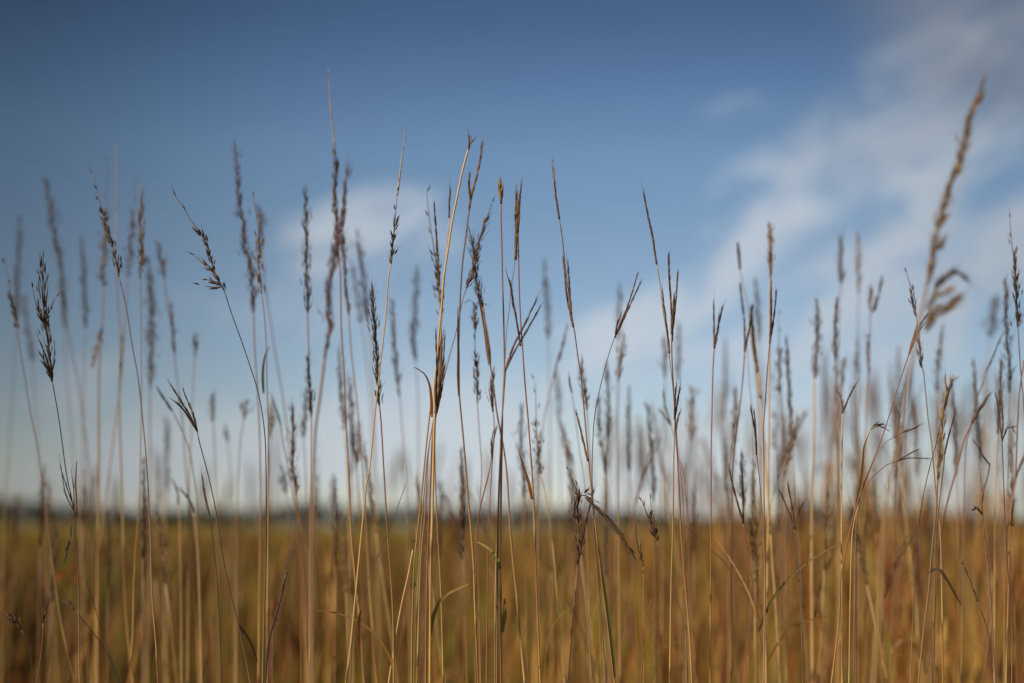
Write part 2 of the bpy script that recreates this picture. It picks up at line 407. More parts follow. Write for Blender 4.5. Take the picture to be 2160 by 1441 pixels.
r_.color_ramp.elements[1].position = .7; r_.color_ramp.elements[1].color = (.44, .31, .075, 1)
t.links.new(r_.outputs[0], p.inputs['Base Color']); gm.materials.append(m)
go = bpy.data.objects.new('ground', gm); C.objects.link(go); go['kind'] = 'structure'

def np_mesh(name, V, F, Cc, material):
    me = bpy.data.meshes.new(name); nv, nf = len(V), len(F)
    me.vertices.add(nv); me.vertices.foreach_set('co', V.astype(np.float32).ravel())
    me.loops.add(nf * 4); me.loops.foreach_set('vertex_index', F.astype(np.int32).ravel())
    me.polygons.add(nf); me.polygons.foreach_set('loop_start', np.arange(0, nf * 4, 4, dtype=np.int32))
    try: me.polygons.foreach_set('loop_total', np.full(nf, 4, dtype=np.int32))
    except Exception: pass
    me.update(calc_edges=True)
    ca = me.color_attributes.new('Col', 'FLOAT_COLOR', 'POINT'); a = np.ones((nv, 4), np.float32); a[:, :3] = Cc; ca.data.foreach_set('color', a.ravel())
    me.materials.append(material); o = bpy.data.objects.new(name, me); C.objects.link(o); return o

R_ = np.random.default_rng(7)
def woods():
    """the line of far trees: leaf clumps on crowns 600 m out"""
    V, F, Cc = [], [], []
    nv = 0
    X = np.arange(-420, 420, 5.0)
    for row, (Yb, hs) in enumerate(((620, 1.0), (650, 1.12))):
        for x in X:
            x = x + R_.uniform(-2, 2); y = Yb + R_.uniform(-8, 8)
            uu = 1080 + F_PX * x / y
            h = 8.8 + 1.3 * math.sin(x * .05) + .8 * math.sin(x * .13 + 1)
            if uu < 90: h += 2.6
            if 640 < uu < 740: h += 1.4
            if 780 < uu < 1140: h += 2.3 * (.55 + .45 * math.sin(uu * .045))
            if 1690 < uu < 1770: h += 3.0
            if 1200 < uu < 1650: h -= .8
            h = h * hs + R_.uniform(-.7, .7); k = 420
            c = R_.normal(0, 1, (k, 3)); c /= np.linalg.norm(c, axis=1)[:, None]; c *= R_.random((k, 1)) ** .4
            lob = 1 + .3 * np.sin(c[:, 0] * 5 + x) * np.cos(c[:, 2] * 6)
            ctr = np.stack([x + c[:, 0] * 3.6 * lob, y + c[:, 1] * 3, h * .52 + c[:, 2] * h * .5 * lob], 1); ctr[:, 2] = np.maximum(ctr[:, 2], .2)
            a = R_.normal(0, 1, (k, 3)); a /= np.linalg.norm(a, axis=1)[:, None]; b = np.cross(a, R_.normal(0, 1, (k, 3))); b /= np.linalg.norm(b, axis=1)[:, None]
            s = R_.uniform(.25, .55, (k, 1)); q = np.stack([ctr - a * s, ctr - b * s, ctr + a * s, ctr + b * s], 1).reshape(-1, 3)
            V.append(q); F.append(np.arange(k * 4).reshape(-1, 4) + nv); nv += k * 4
            col = np.array([.020, .034, .024]) * R_.uniform(.7, 1.5); col = col * R_.uniform(.6, 1.5, (k, 1)); Cc.append(np.repeat(col, 4, 0))
    o = np_mesh('far_woods', np.concatenate(V), np.concatenate(F), np.concatenate(Cc), M_WOOD)
    o['kind'] = 'stuff'; o['label'] = 'low dark green line of far trees along the prairie horizon'; o['category'] = 'woods'
woods()

# ------------------------------------------------------------------ the mass of prairie grass
def ribbons(x, y, h, w, lx, ly, curl, col_lo, col_hi, az, prof, nseg=4, z0=None):
    """many tapering blades at once: returns V,F,C"""
    n = len(x); T = np.linspace(0, 1, nseg + 1)[None, :]
    ax = np.cos(az)[:, None] / 2; ay = np.sin(az)[:, None] / 2
    zz = h[:, None] * (T - curl[:, None] * .35 * T ** 3)
    if z0 is not None: zz = zz + z0[:, None]
    px = x[:, None] + lx[:, None] * T ** 1.8; py = y[:, None] + ly[:, None] * T ** 1.8
    pw = np.interp(T[0], prof[0], prof[1])[None, :] * w[:, None]
    A = np.stack([px - ax * pw, py - ay * pw, zz], -1); B = np.stack([px + ax * pw, py + ay * pw, zz], -1)
    V = np.stack([A, B], 2).reshape(n, -1, 3); m = (nseg + 1) * 2
    base = (np.arange(n) * m)[:, None]; f = []
    for k in range(nseg): f.append(np.stack([base[:, 0] + 2 * k, base[:, 0] + 2 * k + 1, base[:, 0] + 2 * k + 3, base[:, 0] + 2 * k + 2], 1))
    F = np.stack(f, 1).reshape(-1, 4)
    Cc = (col_lo[:, None, :] * (1 - T[..., None]) + col_hi[:, None, :] * T[..., None]); Cc = np.repeat(Cc, 2, axis=1)
    return V.reshape(-1, 3), F, Cc.reshape(-1, 3)

def leftness(x, y): return np.clip((-x / np.maximum(y, .5) + .10) / .40, 0, 1)[:, None]  # weight for darkening grass colours towards the left, imitating lens falloff
def sample_field(n, d0, d1, power):
    """positions in a wide wedge ahead; density falls with distance^power (1: per metre even, 2: log)"""
    r = R_.random(n)
    d = d0 + (d1 - d0) * r if power == 1 else d0 * (d1 / d0) ** r
    half = .60 * d + 1.4; x = R_.uniform(-1, 1, n) * half
    return x, d

def clumpy(x, y, s=1.0): return .5 + .5 * np.sin(x * 1.9 * s + 2.1 * np.sin(y * 1.3 * s)) * np.sin(y * 2.3 * s + 1.7 * np.sin(x * 1.1 * s + 1))

PALF = np.array([[.50, .27, .06], [.42, .20, .045], [.32, .14, .04], [.25, .09, .035], [.58, .36, .10], [.36, .24, .05], [.22, .19, .035]])
def pick(n, wts):
    i = R_.choice(len(PALF), n, p=np.array(wts) / sum(wts)); return PALF[i] * R_.uniform(.75, 1.25, (n, 1))

VS, FS, CS = [], [], []; off = 0
def add(t):
    global off
    V, F, c = t; VS.append(V); FS.append(F + off); CS.append(c); off += len(V)

def field_part(n_leaf, n_stalk, d0, d1, power, scale_pow):
    # leaves: green to straw, low
    x, y = sample_field(n_leaf, d0, d1, power); n = n_leaf; near = np.clip(y / 6, .6, None)
    sc = np.maximum(1, (y / 14)) ** scale_pow
    h = R_.uniform(.55, 1.20, n) * (.85 + .25 * clumpy(x, y)); az = R_.uniform(0, math.pi, n)
    g = R_.random(n)[:, None]
    green = np.array([.19, .20, .022]) * R_.uniform(.7, 1.5, (n, 1)); dry = pick(n, [3, 3, 2, 1, 2, 3, 2])
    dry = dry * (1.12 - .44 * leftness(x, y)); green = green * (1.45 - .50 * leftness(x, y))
    far = np.clip((y - 14) / 60, 0, 1)[:, None]; dry = dry * (1 - far) + far * np.array([.46, .335, .07]) * R_.uniform(.8, 1.2, (n, 1))
    hi = np.where(g < .58, green * 1.25, dry); lo = green * .85
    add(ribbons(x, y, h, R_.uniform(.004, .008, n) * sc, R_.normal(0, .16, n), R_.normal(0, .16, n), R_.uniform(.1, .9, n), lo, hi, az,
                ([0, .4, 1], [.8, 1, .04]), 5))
    # stalks: taller, straw and rust, with a tuft at the top
    nt_ = max(1, n_stalk // 11); tx, ty = sample_field(nt_, d0, d1, power); n = n_stalk       # stalks stand in tufts
    ti = R_.integers(0, nt_, n); sp_ = np.where(R_.random(n) < .3, .5, .09); x = tx[ti] + R_.normal(0, 1, n) * sp_; y = np.maximum(ty[ti] + R_.normal(0, 1, n) * sp_, d0)
    thue = R_.uniform(.62, 1.35, (nt_, 1))[ti] * np.where(R_.random((nt_, 1)) < .25, np.array([[.75, 1.1, .7]]), np.array([[1., 1., 1.]]))[ti]; tlx = R_.normal(.02, .07, nt_)[ti]; th_ = R_.uniform(-.10, .06, nt_)[ti]; sc = np.maximum(1, (y / 14)) ** scale_pow
    right = np.clip((x / y + .02) / .3, 0, 1)
    cl = clumpy(x, y, .7)
    h = 1.00 + .30 * R_.random(n) + .12 * cl + np.where(y < 30, right * R_.uniform(0, .15, n), 0)
    h = np.where(R_.random(n) < .06, h + .14, h)
    left = np.clip((-x / y - .05) / .25, 0, 1)
    h -= (.05 + left * .10) * R_.random(n) + np.where(right < .5, .07, 0)
    h = h + th_; lx = R_.normal(0, .06, n) + tlx; ly = R_.normal(0, .07, n); az = R_.uniform(0, math.pi, n)
    c = pick(n, [4, 4, 3, 2, 2, 1.5, .8]); c2 = pick(n, [2, 3, 4, 3, 1, .6, .2]) * .85
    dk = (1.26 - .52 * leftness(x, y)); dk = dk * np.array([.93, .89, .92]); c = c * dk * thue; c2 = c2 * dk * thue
    far = np.clip((y - 14) / 60, 0, 1)[:, None]; tint = np.array([.46, .335, .07]) * R_.uniform(.8, 1.2, (n, 1)); c = c * (1 - far) + far * tint; c2 = c2 * (1 - far) + far * tint
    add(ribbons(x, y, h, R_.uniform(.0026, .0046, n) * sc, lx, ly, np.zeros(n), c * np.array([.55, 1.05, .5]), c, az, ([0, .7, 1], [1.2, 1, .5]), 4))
    hl = R_.uniform(.10, .24, n)
    for k in range(3):
        a2 = az + k * math.pi / 3 + .3
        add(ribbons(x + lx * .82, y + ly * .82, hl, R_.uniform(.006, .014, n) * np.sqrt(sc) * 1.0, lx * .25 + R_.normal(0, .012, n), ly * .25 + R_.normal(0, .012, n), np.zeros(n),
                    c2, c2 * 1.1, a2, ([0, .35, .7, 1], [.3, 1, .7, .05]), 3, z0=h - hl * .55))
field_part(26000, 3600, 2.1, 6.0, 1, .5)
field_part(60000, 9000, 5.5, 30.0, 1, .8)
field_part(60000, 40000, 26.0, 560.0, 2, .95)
def crest(n, d0, d1, low=False):
    # the fine taller stalks that stand above the eye, thick on the right and thinning to the left
    m = n * 4; x, y = sample_field(m, d0, d1, 1); px = 1080 + F_PX * x / y
    keep = R_.random(m) < np.interp(px, [0, 700, 1080, 1500, 1900, 2300], [.13, .20, .36, .62, .95, 1.0] if not low else [.5, .65, .8, .9, 1, 1]); x, y, px = x[keep][:n], y[keep][:n], px[keep][:n]; n = len(x)
    rise = np.interp(px, [0, 900, 1300, 1700, 2200], [150, 200, 260, 350, 390]) * R_.random(n) ** 1.35 - 30
    if low: rise = -20 - 260 * R_.random(n)
    h = CAM_H + rise / F_PX * y; h = np.minimum(h, 2.0)
    c = pick(n, [3, 4, 3, 2, 3, 1, .3]) * (1.15 if low else .75); c2 = pick(n, [2, 3, 4, 3, 1.6, .6, .1]) * .62 * np.array([.95, 1.0, 1.3])
    lx = R_.normal(.01, .09, n); ly = R_.normal(0, .06, n); az = R_.uniform(0, math.pi, n)
    add(ribbons(x, y, h, R_.uniform(.0018, .0032, n), lx, ly, np.zeros(n), c * 1.2, c, az, ([0, .7, 1], [1.3, 1, .5]), 5))
    hl = R_.uniform(.09, .20, n)
    for k in range(3):
        add(ribbons(x + lx * .84, y + ly * .84, hl, R_.uniform(.0035, .0085, n) * (.5 if low else 1), lx * .2 + R_.normal(0, .006, n), ly * .2 + R_.normal(0, .008, n), np.zeros(n), c2, c2 * 1.2, az + k * 1.05, ([0, .35, .7, 1], [.3, 1, .7, .05]), 4, z0=h - hl * .8))
crest(1000, 2.4, 6.5); crest(420, 1.6, 3.2, True)
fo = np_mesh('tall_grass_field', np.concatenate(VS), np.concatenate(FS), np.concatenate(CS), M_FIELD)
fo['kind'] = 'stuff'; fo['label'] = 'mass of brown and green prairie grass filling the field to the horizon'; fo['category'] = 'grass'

# low grass under and around the viewpoint, too low to enter the frame
VS, FS, CS = [], [], []; off = 0
n = 16000; x = R_.uniform(-2.6, 2.6, n); y = R_.uniform(-1.5, 2.0, n)
gr = np.array([.085, .10, .025]) * R_.uniform(.7, 1.5, (n, 1))
add(ribbons(x, y, R_.uniform(.25, .62, n), R_.uniform(.003, .007, n), R_.normal(0, .12, n), R_.normal(0, .12, n), R_.uniform(.1, .8, n), gr, pick(n, [3, 3, 2, 1, 2, 3, 2]), R_.uniform(0, 3.14, n), ([0, .4, 1], [.8, 1, .04]), 5))
lo_ = np_mesh('low_grass', np.concatenate(VS), np.concatenate(FS), np.concatenate(CS), M_FIELD)
lo_['kind'] = 'stuff'; lo_['label'] = 'low green and straw undergrowth around the feet of the stalks'; lo_['category'] = 'grass'
#DATA
# ------------------------------------------------------------------ the stalks that stand out, one by one (left to right)
st = stalk
st('plume', 13, 688, '42,458 39,540 36,620 34,690 28,800 18,960 10,1100 5,1441', 'blurred stalk with long even dark head standing at the far left edge', 'grey', 'pale', 8)
st('sparse', 6, 690, '11,560 17,590 27,650 35,690 46,760 53,800 66,880 80,947 96,1067 111,1178 129,1303 156,1423', 'thin purplish stalk whose dotted tip leans out over the left edge', 'dark', 'purple', 5)
st('plume', 14, 765, '52,628 56,680 62,720 68,765 74,850 85,1000 100,1200 110,1441', 'blurred short-headed stalk low between the left edge and the knobbly panicle', 'grey', 'pale', 7)
st('plume', 1, 803, '88,548 90,590 92,650 98,700 105,750 110,803 125,889 140,1000 156,1085 165,1245 167,1441', 'sharp stalk with open knobbly brown panicle and two drooping lower branches at left', 'dark', 'dark', 9, (1.2, 2.0),
   twig=['110,805 98,772 90,748', ('thin', '109,795 92,740 84,722'), ('sparse', '98,700 86,660 80,640 78,612'), ('sparse', '96,675 104,645 108,624'), ('thin', '152,1060 143,1030 136,1005'), ('thin', '154,1075 140,1040 134,985'), ('thin', '156,1090 155,1040 151,1010')],
   leaf=[('160,1100 159,1060 152,1020 148,970', 1.4, 'dark')])
st('plume', 11, 655, '95,374 101,410 107,441 116,494 127,550 133,610 137,655 150,735 165,805 175,880 190,1000 200,1200 205,1441', 'blurred leaning stalk with long curved dark plume, upper left', 'grey', 'purple', 11)
st('plume', 13, 695, '130,620 135,650 137,695 140,800 150,900 160,1020 175,1200 190,1441', 'blurred short plume close behind the long curved plume at upper left', 'grey', 'pale', 7)
st('plume', 12, 692, '172,505 175,545 178,600 180,650 180,692 177,800 176,900 173,1100 171,1441', 'blurred upright narrow head right of the long curved plume', 'grey', 'pale', 7)
st('sparse', 9, 605, '225,336 225,400 224,440 222,490 219,542 218,605 215,692 210,760 208,850 208,1000 207,1180 205,1441', 'tall blurred stalk with broken beaded head and thick yellow foot', 'tan', 'pale', 10, (1.8, 4.4),
   twig=['215,690 208,730 203,775'])
st('bristle', 8, 560, '245,306 246,400 245,500 247,600 251,673 257,722 251,804 253,933 258,1111 262,1280 276,1441', 'tall pale bare-tipped stalk rising highest among the left group', 'pale', 'pale', 5, (1.4, 2.8), twig=['252,800 257,740 256,700'])
st('sparse', 10, 585, '285,385 281,449 279,480 275,520 270,585 262,700 255,800 242,900 220,1060 210,1140 208,1200', 'blurred stalk with reddish broken head bending down to a thick yellow foot', 'purple', 'pale', 8)
st('plume', 5, 588, '300,400 297,441 296,490 298,542 296,588 298,700 298,889 294,1067 285,1200 282,1334 276,1423', 'soft stalk with pale tan knobbly plume over a very thin straight stem', 'tan', 'tan', 8, (1.0, 2.6))
st('sparse', 3, 584, '197,372 205,400 210,422 217,452 227,485 236,512 245,550 251,584 266,647 279,730 292,805 307,956 316,1111 319,1245 327,1356 331,1441', 'slim dark stalk leaning left with single seeds strung along its tip', 'dark', 'purple', 7, (1.3, 2.4))
st('plume', 11, 825, '311,542 315,590 318,640 320,692 320,750 317,825 316,900 315,1100 310,1441', 'thick fuzzy grey-brown plume, widest of the left group', 'grey', 'pale', 13, (1.8, 3), dens=1.3)
st('plume', 14, 1050, '350,880 352,930 352,990 350,1060 349,1200 350,1370 350,1441', 'blurred low head on a thick yellow foot at left', 'grey', 'gold', 8, (2.2, 4.6))
st('plume', 9, 590, '333,516 339,545 347,590 352,640 362,690 368,748 374,805 385,890 392,1000 402,1100 412,1250 418,1441', 'blurred stalk carrying two small purple heads one above the other', 'purple', 'purple', 6, twig=['368,748 364,700 357,640'])
st('plume', 9, 752, '411,711 412,730 411,752 408,800 404,900 399,1000 398,1100 396,1441', 'blurred stalk topped by one very small dark head, between left panicle and leaning plume', 'dark', 'pale', 8)
st('plume', 10, 900, '447,838 448,860 449,885 451,905 455,1000 458,1100 460,1300', 'faint small blurred head against the pale sky left of centre', 'grey', 'pale', 7)
st('plume', 9, 885, '519,845 517,862 514,885 507,933 503,1000 501,1067 500,1300', 'faint small head on a stem bowed to the right near the left third', 'grey', 'pale', 7)
st('plume', 12, 935, '476,900 478,918 480,935 487,1000 492,1100 495,1300', 'faintest tiny blurred head low against the sky in the left third', 'grey', 'pale', 7)
st('sparse', 1, 613, '368,411 376,423 389,441 402,464 417,484 432,509 441,535 452,572 463,595 473,613 490,666 509,718 527,771 545,830 558,911 561,1000 561,1156 556,1311 553,1441', 'sharp wiry stalk leaning far left with drooping side sprays under its tip', 'dark', 'black', 5, (1.1, 2.7),
   twig=[('sparse', '452,575 441,568 424,552 406,535'), ('thin', '455,580 440,562 428,548'), ('sparse', '462,602 450,596 435,589'), ('sparse', '465,606 448,606 428,602'), ('thin', '441,535 434,515 428,500')])
st('plume', 6, 660, '494,305 497,336 500,365 503,392 507,445 514,475 516,520 527,550 533,617 535,660 537,730 542,805 547,900 549,1000 549,1100 545,1441', 'tall soft stalk with long ragged plume thinning to a seeded tip, left of centre', 'purple', 'tan', 9, (1.8, 3.0))
st('sparse', 4, 625, '533,411 538,440 545,475 546,520 546,557 549,590 552,620 557,660 561,711 563,805 566,900 566,1000 564,1441', 'soft stalk with speckled pale lower head just right of the ragged plume', 'tan', 'tan', 8, (1.3, 3.6),
   leaf=[('556,830 556,790 563,755 575,735', 2.2, 'green')])
st('plume', 9, 530, '545,437 550,465 551,495 551,530 556,570 561,610 572,688 583,760 593,816 602,876 612,960 625,1060 635,1150 645,1441', 'blurred purple-headed stalk tucked behind the speckled one, left of centre', 'purple', 'purple', 8)
st('tf', 7, 0, '592,895 597,930 607,985 617,1040 630,1111 640,1200 645,1300', 'blurred narrow dark finger head leaning left beside the low reddish plume', 'dark', 'purple', rac=['592,895 586,870 580,845'])
st('plume', 6, 1045, '616,855 617,890 618,933 618,987 625,1045 629,1111 634,1223 636,1441', 'reddish blurred plume low beside the twin-headed dark stalk', 'rust', 'rust', 9, (1.8, 3))
st('plume', 10, 1050, '596,985 599,1010 605,1054 609,1150 612,1441', 'small blurred grey head low beside the reddish plume', 'grey', 'pale', 8)
st('plume', 9, 925, '576,850 573,880 571,925 568,1000 566,1100 565,1441', 'blurred beige head low behind the left pair of golden stems', 'tan', 'pale', 9)
st('plume', 5, 660, '643,405 645,445 647,490 648,530 647,561 649,617 649,660 651,730 653,800 657,870 657,1000 655,1100 655,1300 655,1441', 'soft upright stalk with slim even dark plume and second tuft below it', 'dark', 'rust', 9, (1.5, 3.2), twig=['657,872 656,840 653,800 652,760', '656,880 655,845 652,810'])
st('plume', 9, 925, '647,820 644,860 640,925 645,1000 648,1100 650,1441', 'blurred grey head hanging close left of the twin-tufted dark stalk', 'grey', 'pale', 7)
st('plume', 12, 1075, '703,1009 702,1040 700,1075 698,1200 696,1441', 'short blurred grey head just over the horizon left of centre', 'grey', 'pale', 8)
st('plume', -7.5, 755, '731,357 729,395 722,451 714,496 705,545 694,601 692,646 695,690 691,720 685,755 675,837 667,893 663,950 661,1050 659,1200 658,1441', 'near out-of-focus pinkish plume swaying across the tallest brown head', 'purple', 'pale', 6.5, (2.6, 3.2))
st('plume', 4, 545, '706,322 709,345 707,380 707,425 711,477 713,545 718,575 720,695 726,785 729,875 733,956 740,1120 749,1227 758,1311 767,1441', 'tallest stalk at centre left with dense brown head below a pale bristle tip', 'brown', 'tan', 9, (1.9, 2.8), dens=1.3, twig=[('bristle', '707,330 704,285 699,240 697,190 695,150')])
st('plume', 6, 665, '722,470 725,540 729,608 733,640 736,665 741,743 750,818 759,912 767,1022 776,1156 782,1267 796,1441', 'soft stalk close right of the tallest brown head with a thin brown head', 'brown', 'tan', 6, (1.6, 3))
st('plume', 9, 905, '716,735 718,800 722,850 727,905 733,1000 738,1150 745,1441', 'blurred low narrow grey head left of the tallest stalk stem', 'grey', 'gold', 7)
st('plume', 9, 980, '737,800 740,870 745,930 752,980 760,1100 768,1441', 'blurred brown ragged head among the stems right of the tallest stalk', 'brown', 'tan', 10, twig=['752,990 757,940 758,900'])
st('sparse', 12, 683, '735,500 739,530 744,567 752,612 757,650 763,683 769,725 780,837 784,912 788,1100 790,1441', 'blurred beaded head, first of two slanting ones under the white cloud', 'grey', 'pale', 9)
st('plume', 10, 680, '754,490 759,530 765,575 770,620 773,650 776,680 782,725 790,900 796,1100 800,1441', 'blurred dense dark head, second of two slanting ones under the white cloud', 'dark', 'pale', 9)
st('plume', 2, 855, '785,605 787,650 791,699 795,747 797,800 800,855 804,893 813,1049 820,1156 829,1289 831,1441', 'fairly sharp stalk with thin dark twisted head crossed by the tall wiry stem', 'dark', 'tan', 7, (1.7, 2.6))
st('sparse', 0, 560, '838,410 836,435 832,477 828,520 825,556 819,590 814,665 804,755 797,818 789,893 780,987 773,1022 764,1111 753,1223 740,1356 729,1441', 'sharp tall wiry stalk leaning right with dark seeds midway and bare pale tip', 'dark', 'gold', 5.5, (1.5, 2.4), twig=[('bristle', '838,412 842,385 845,350 850,310 853,275')],
   leaf=[('756,1365 757,1325 760,1300 765,1285', 3.5, 'rust')])
st('plume', 9, 838, '827,631 828,660 829,687 834,743 838,792 843,838 852,950 860,1100 866,1441', 'blurred grey-brown wavy head right of the crossing wiry stalk', 'grey', 'pale', 8)
st('plume', 11, 765, '879,570 877,631 875,687 873,725 877,765 882,850 882,1000 876,1441', 'blurred blue-grey head between the wiry stalk and the golden cluster', 'dark', 'pale', 9, twig=['877,760 869,720 868,680'])
st('sparse', 3, 660, '900,404 903,438 909,485 915,522 922,571 925,610 930,660 928,750 921,850 912,900 903,960 897,1080 887,1200 880,1441', 'dark beaded head leaning against the bright golden stalk from the left', 'dark', 'tan', 8, (1.4, 2.4))
st('tf', 2, 0, '927,600 929,650 931,700 930,750 925,820 919,880 917,960 922,1100 930,1250 935,1441', 'tan single-finger head standing between the beaded head and the golden stalk', 'brown', 'tan', rac=['927,602 924,545 921,490 918,443'], rw=3.4)
st('tf', 0, 0, '989,312 976,359 963,422 954,467 944,535 937,580 931,655 926,711 922,767 916,820 918,870 916,911 913,1067 909,1223 908,1441', 'brightest golden stalk, sharp and leaning right, with a small flared tip', 'tan', 'gold', sm=(2.3, 2.9), rac=['988,316 992,300 998,286', '988,316 990,302 989,290'], rw=3.0,
   leaf=[('909,1340 911,1311 927,1271 949,1249 991,1229', 3.2, 'green')])
st('tf', 1, 0, '947,458 946,480 940,560 934,640 931,690 926,750 921,800 917,850 918,900 915,1000 911,1100 911,1250 908,1441', 'small finger head held just left of the brightest golden stalk top', 'brown', 'gold', sm=(1.0, 2.6), rac=['947,460 948,430 950,402'], rw=2.8)
st('tf', 0, 0, '917,880 914,905 911,940 909,1000 905,1100 900,1250 898,1441', 'brown brush of upright finger heads at the foot of the golden cluster', 'brown', 'rust', sm=(1.8, 2.6), rac=['918,882 919,830 922,770 921,710', '918,880 925,820 930,770 931,712', '919,878 930,810 936,760 938,715', '918,880 921,810 926,740', '918,882 930,830 935,790 938,770'], rw=3.0,
   leaf=[('911,880 911,845 908,815 898,795 880,785', 2.4, 'rust')])
st('bare', 0, 0, '911,836 900,933 889,1045 878,1147 873,1200 869,1334 868,1441', 'slender sharp stem with bright green foot left of the golden cluster', 'tan', 'green', sm=(1.8, 2.6), leaf=[('872,1240 873,1180 871,1140 867,1105', 4, 'green')])
st('tf', 2, 440, '1017,302 1014,325 1012,340 1004,377 993,419 990,440 982,505 976,550 972,606 969,673 967,760 968,822 978,933 989,1067 998,1178 1002,1289 1008,1441', 'tall stalk with long tan-pink head and dark purple swollen sheath below it', 'tan', 'purple', sm=(1.9, 2.4), rw=4.2,
   leaf=[('968,835 967,790 968,750 968,700 969,660', 2.4, 'purple')], rac=['993,420 990,395 992,378'])
st('plume', 2, 610, '1021,472 1016,490 1010,509 1004,542 995,580 984,608 976,632 965,688 950,745 935,805 920,870 905,940 896,1020 886,1150 878,1300 872,1441', 'tan knobbly plume slanting right, crossing another head beside the tall pink one', 'brown', 'purple', 8, (1.0, 1.8), twig=[('sparse', '1021,475 1030,450 1038,424')])
st('plume', 3, 655, '989,479 994,505 997,520 1002,557 1006,598 1015,636 1021,660 1030,748 1038,790 1048,870 1067,978 1078,1134 1091,1267 1107,1441', 'dark plume slanting left, crossed by the tan knobbly one beside it', 'dark', 'tan', 7, (1.9, 3.4), leaf=[('1033,770 1026,710 1017,660 1006,615', 4, 'purple')])
st('sparse', 4, 850, '1002,662 1002,692 1002,730 1004,767 1006,805 1007,850 1011,911 1016,991 1012,1070 1007,1129 1010,1250 1014,1441', 'thin straight stalk of dark dotted seeds under the crossed heads', 'dark', 'tan', 6, (1.1, 2.4), twig=[('sparse', '1003,700 1000,640 985,634'), ('sparse', '1003,700 1002,640 1018,638')])
st('tf', 1, 430, '1055,383 1056,400 1057,430 1057,467 1059,542 1060,598 1062,655 1064,767 1062,820 1060,867 1058,978 1056,1111 1056,1245 1058,1441', 'straight upright tan stalk with a small frayed flared tip near centre', 'tan', 'tan', sm=(1.7, 3.0), rw=4.0, rac=['1057,425 1053,400 1052,385', '1057,425 1060,400 1059,385'],
   leaf=[('1055,1200 1045,1175 1027,1156 1002,1142', 3, 'green'), ('1060,1334 1064,1300 1064,1263', 4, 'green')])
st('tf', 1, 0, '1087,545 1083,575 1079,598 1074,655 1068,703 1064,800 1060,880 1055,960 1050,1080 1045,1250 1044,1441', 'dense two-fingered golden brown head on a hair-thin stem near centre', 'gold', 'tan', sm=(.9, 2.2), rac=['1087,548 1088,500 1088,450 1090,410', '1088,548 1091,490 1093,440 1096,402', '1087,545 1090,470 1089,425'], rw=3.9)
st('tf', 1, 0, '1093,480 1095,598 1098,673 1102,730 1107,805 1116,911 1125,1045 1129,1156 1133,1267 1140,1441', 'sharp straight reddish stalk right of centre running down to the frame bottom', 'rust', 'rust', sm=(1.5, 2.6), rac=['1093,490 1095,450 1099,400', '1098,730 1089,673 1083,647 1077,610 1071,590', '1098,730 1092,690 1084,640 1079,600'], rw=3.1,
   leaf=[('1122,1053 1117,1030 1111,1009 1093,956', 3, 'rust')])
st('tf', 2, 0, '1066,780 1062,840 1058,900 1054,1000 1050,1150 1048,1441', 'two pale pink finger heads slanting right behind the reddish stalk', 'purple', 'dark', sm=(1.9, 2.5), rac=['1066,782 1082,735 1105,690 1129,641', '1066,782 1084,745 1110,702 1136,658'], rw=3.4)
st('plume', 3, 868, '1040,785 1038,810 1037,840 1040,868 1043,911 1037,1000 1030,1150 1026,1441', 'small bright rusty head low between the central stems', 'rust', 'rust', 6, (1.2, 2.2))
st('tf', 3, 0, '1038,960 1033,990 1018,1050 1008,1100 1004,1200 1003,1441', 'dark slim head low behind the central straight stalk', 'dark', 'rust', sm=(1.5, 2.2), rac=['1038,962 1040,935 1046,905', '1038,965 1037,935 1041,915'])
st('plume', 8, 1050, '1100,862 1097,920 1103,980 1105,1050 1108,1150 1112,1441', 'wide dark blurred head low beside the reddish straight stalk', 'dark', 'tan', 11)
st('sparse', 5, 1000, '1129,805 1131,870 1133,930 1140,1000 1151,1045 1160,1100 1168,1170 1178,1289 1191,1441', 'soft stalk with dotted head bending over a golden foot right of centre', 'brown', 'gold', 13, (1.5, 3.0))
st('plume', 12, 720, '1148,554 1150,590 1152,621 1156,677 1156,720 1158,800 1160,900 1162,1100 1165,1441', 'blurred lone upright grey head right of centre, high in clear sky', 'grey', 'pale', 9)
st('tf', 8, 0, '1168,795 1155,850 1145,900 1138,1000 1135,1200 1134,1441', 'blurred pinkish finger head slanting right below the lone grey head', 'purple', 'pale', rac=['1168,797 1178,755 1190,722', '1180,760 1186,730 1196,690'], rw=3.4)
st('plume', 13, 880, '1176,790 1178,830 1180,880 1182,1000 1185,1441', 'faint wide smudge of a head beneath the slanting pinkish finger', 'grey', 'pale', 10)
st('plume', 10, 985, '1180,880 1190,920 1200,955 1209,985 1220,1100 1228,1250 1235,1441', 'blurred reddish head slanting left behind the spider-webbed droop', 'rust', 'rust', 10)
st('tf', 1, 462, '1167,361 1171,396 1174,426 1180,462 1186,501 1191,550 1197,602 1204,651 1212,700 1219,752 1227,808 1238,933 1249,1045 1260,1134 1271,1236 1285,1334 1297,1441', 'tall sharp stalk arching left, frayed pale at its tip, right of centre', 'brown', 'purple', sm=(1.3, 2.9), rw=3.6,
   rac=['1205,662 1202,620 1200,590 1198,560', '1209,690 1196,620 1190,545', '1240,972 1232,935 1225,900 1218,867'], twig=[('bristle', '1170,385 1168,360 1166,342')],
   leaf=[('1297,1430 1290,1360 1279,1270 1262,1150 1250,1060', 3, 'green')])
st('plume', 5, 865, '1228,760 1229,790 1234,830 1238,865 1243,940 1250,1050 1262,1250 1270,1441', 'brown soft head hugging the arching stalk on its right side', 'brown', 'tan', 8)
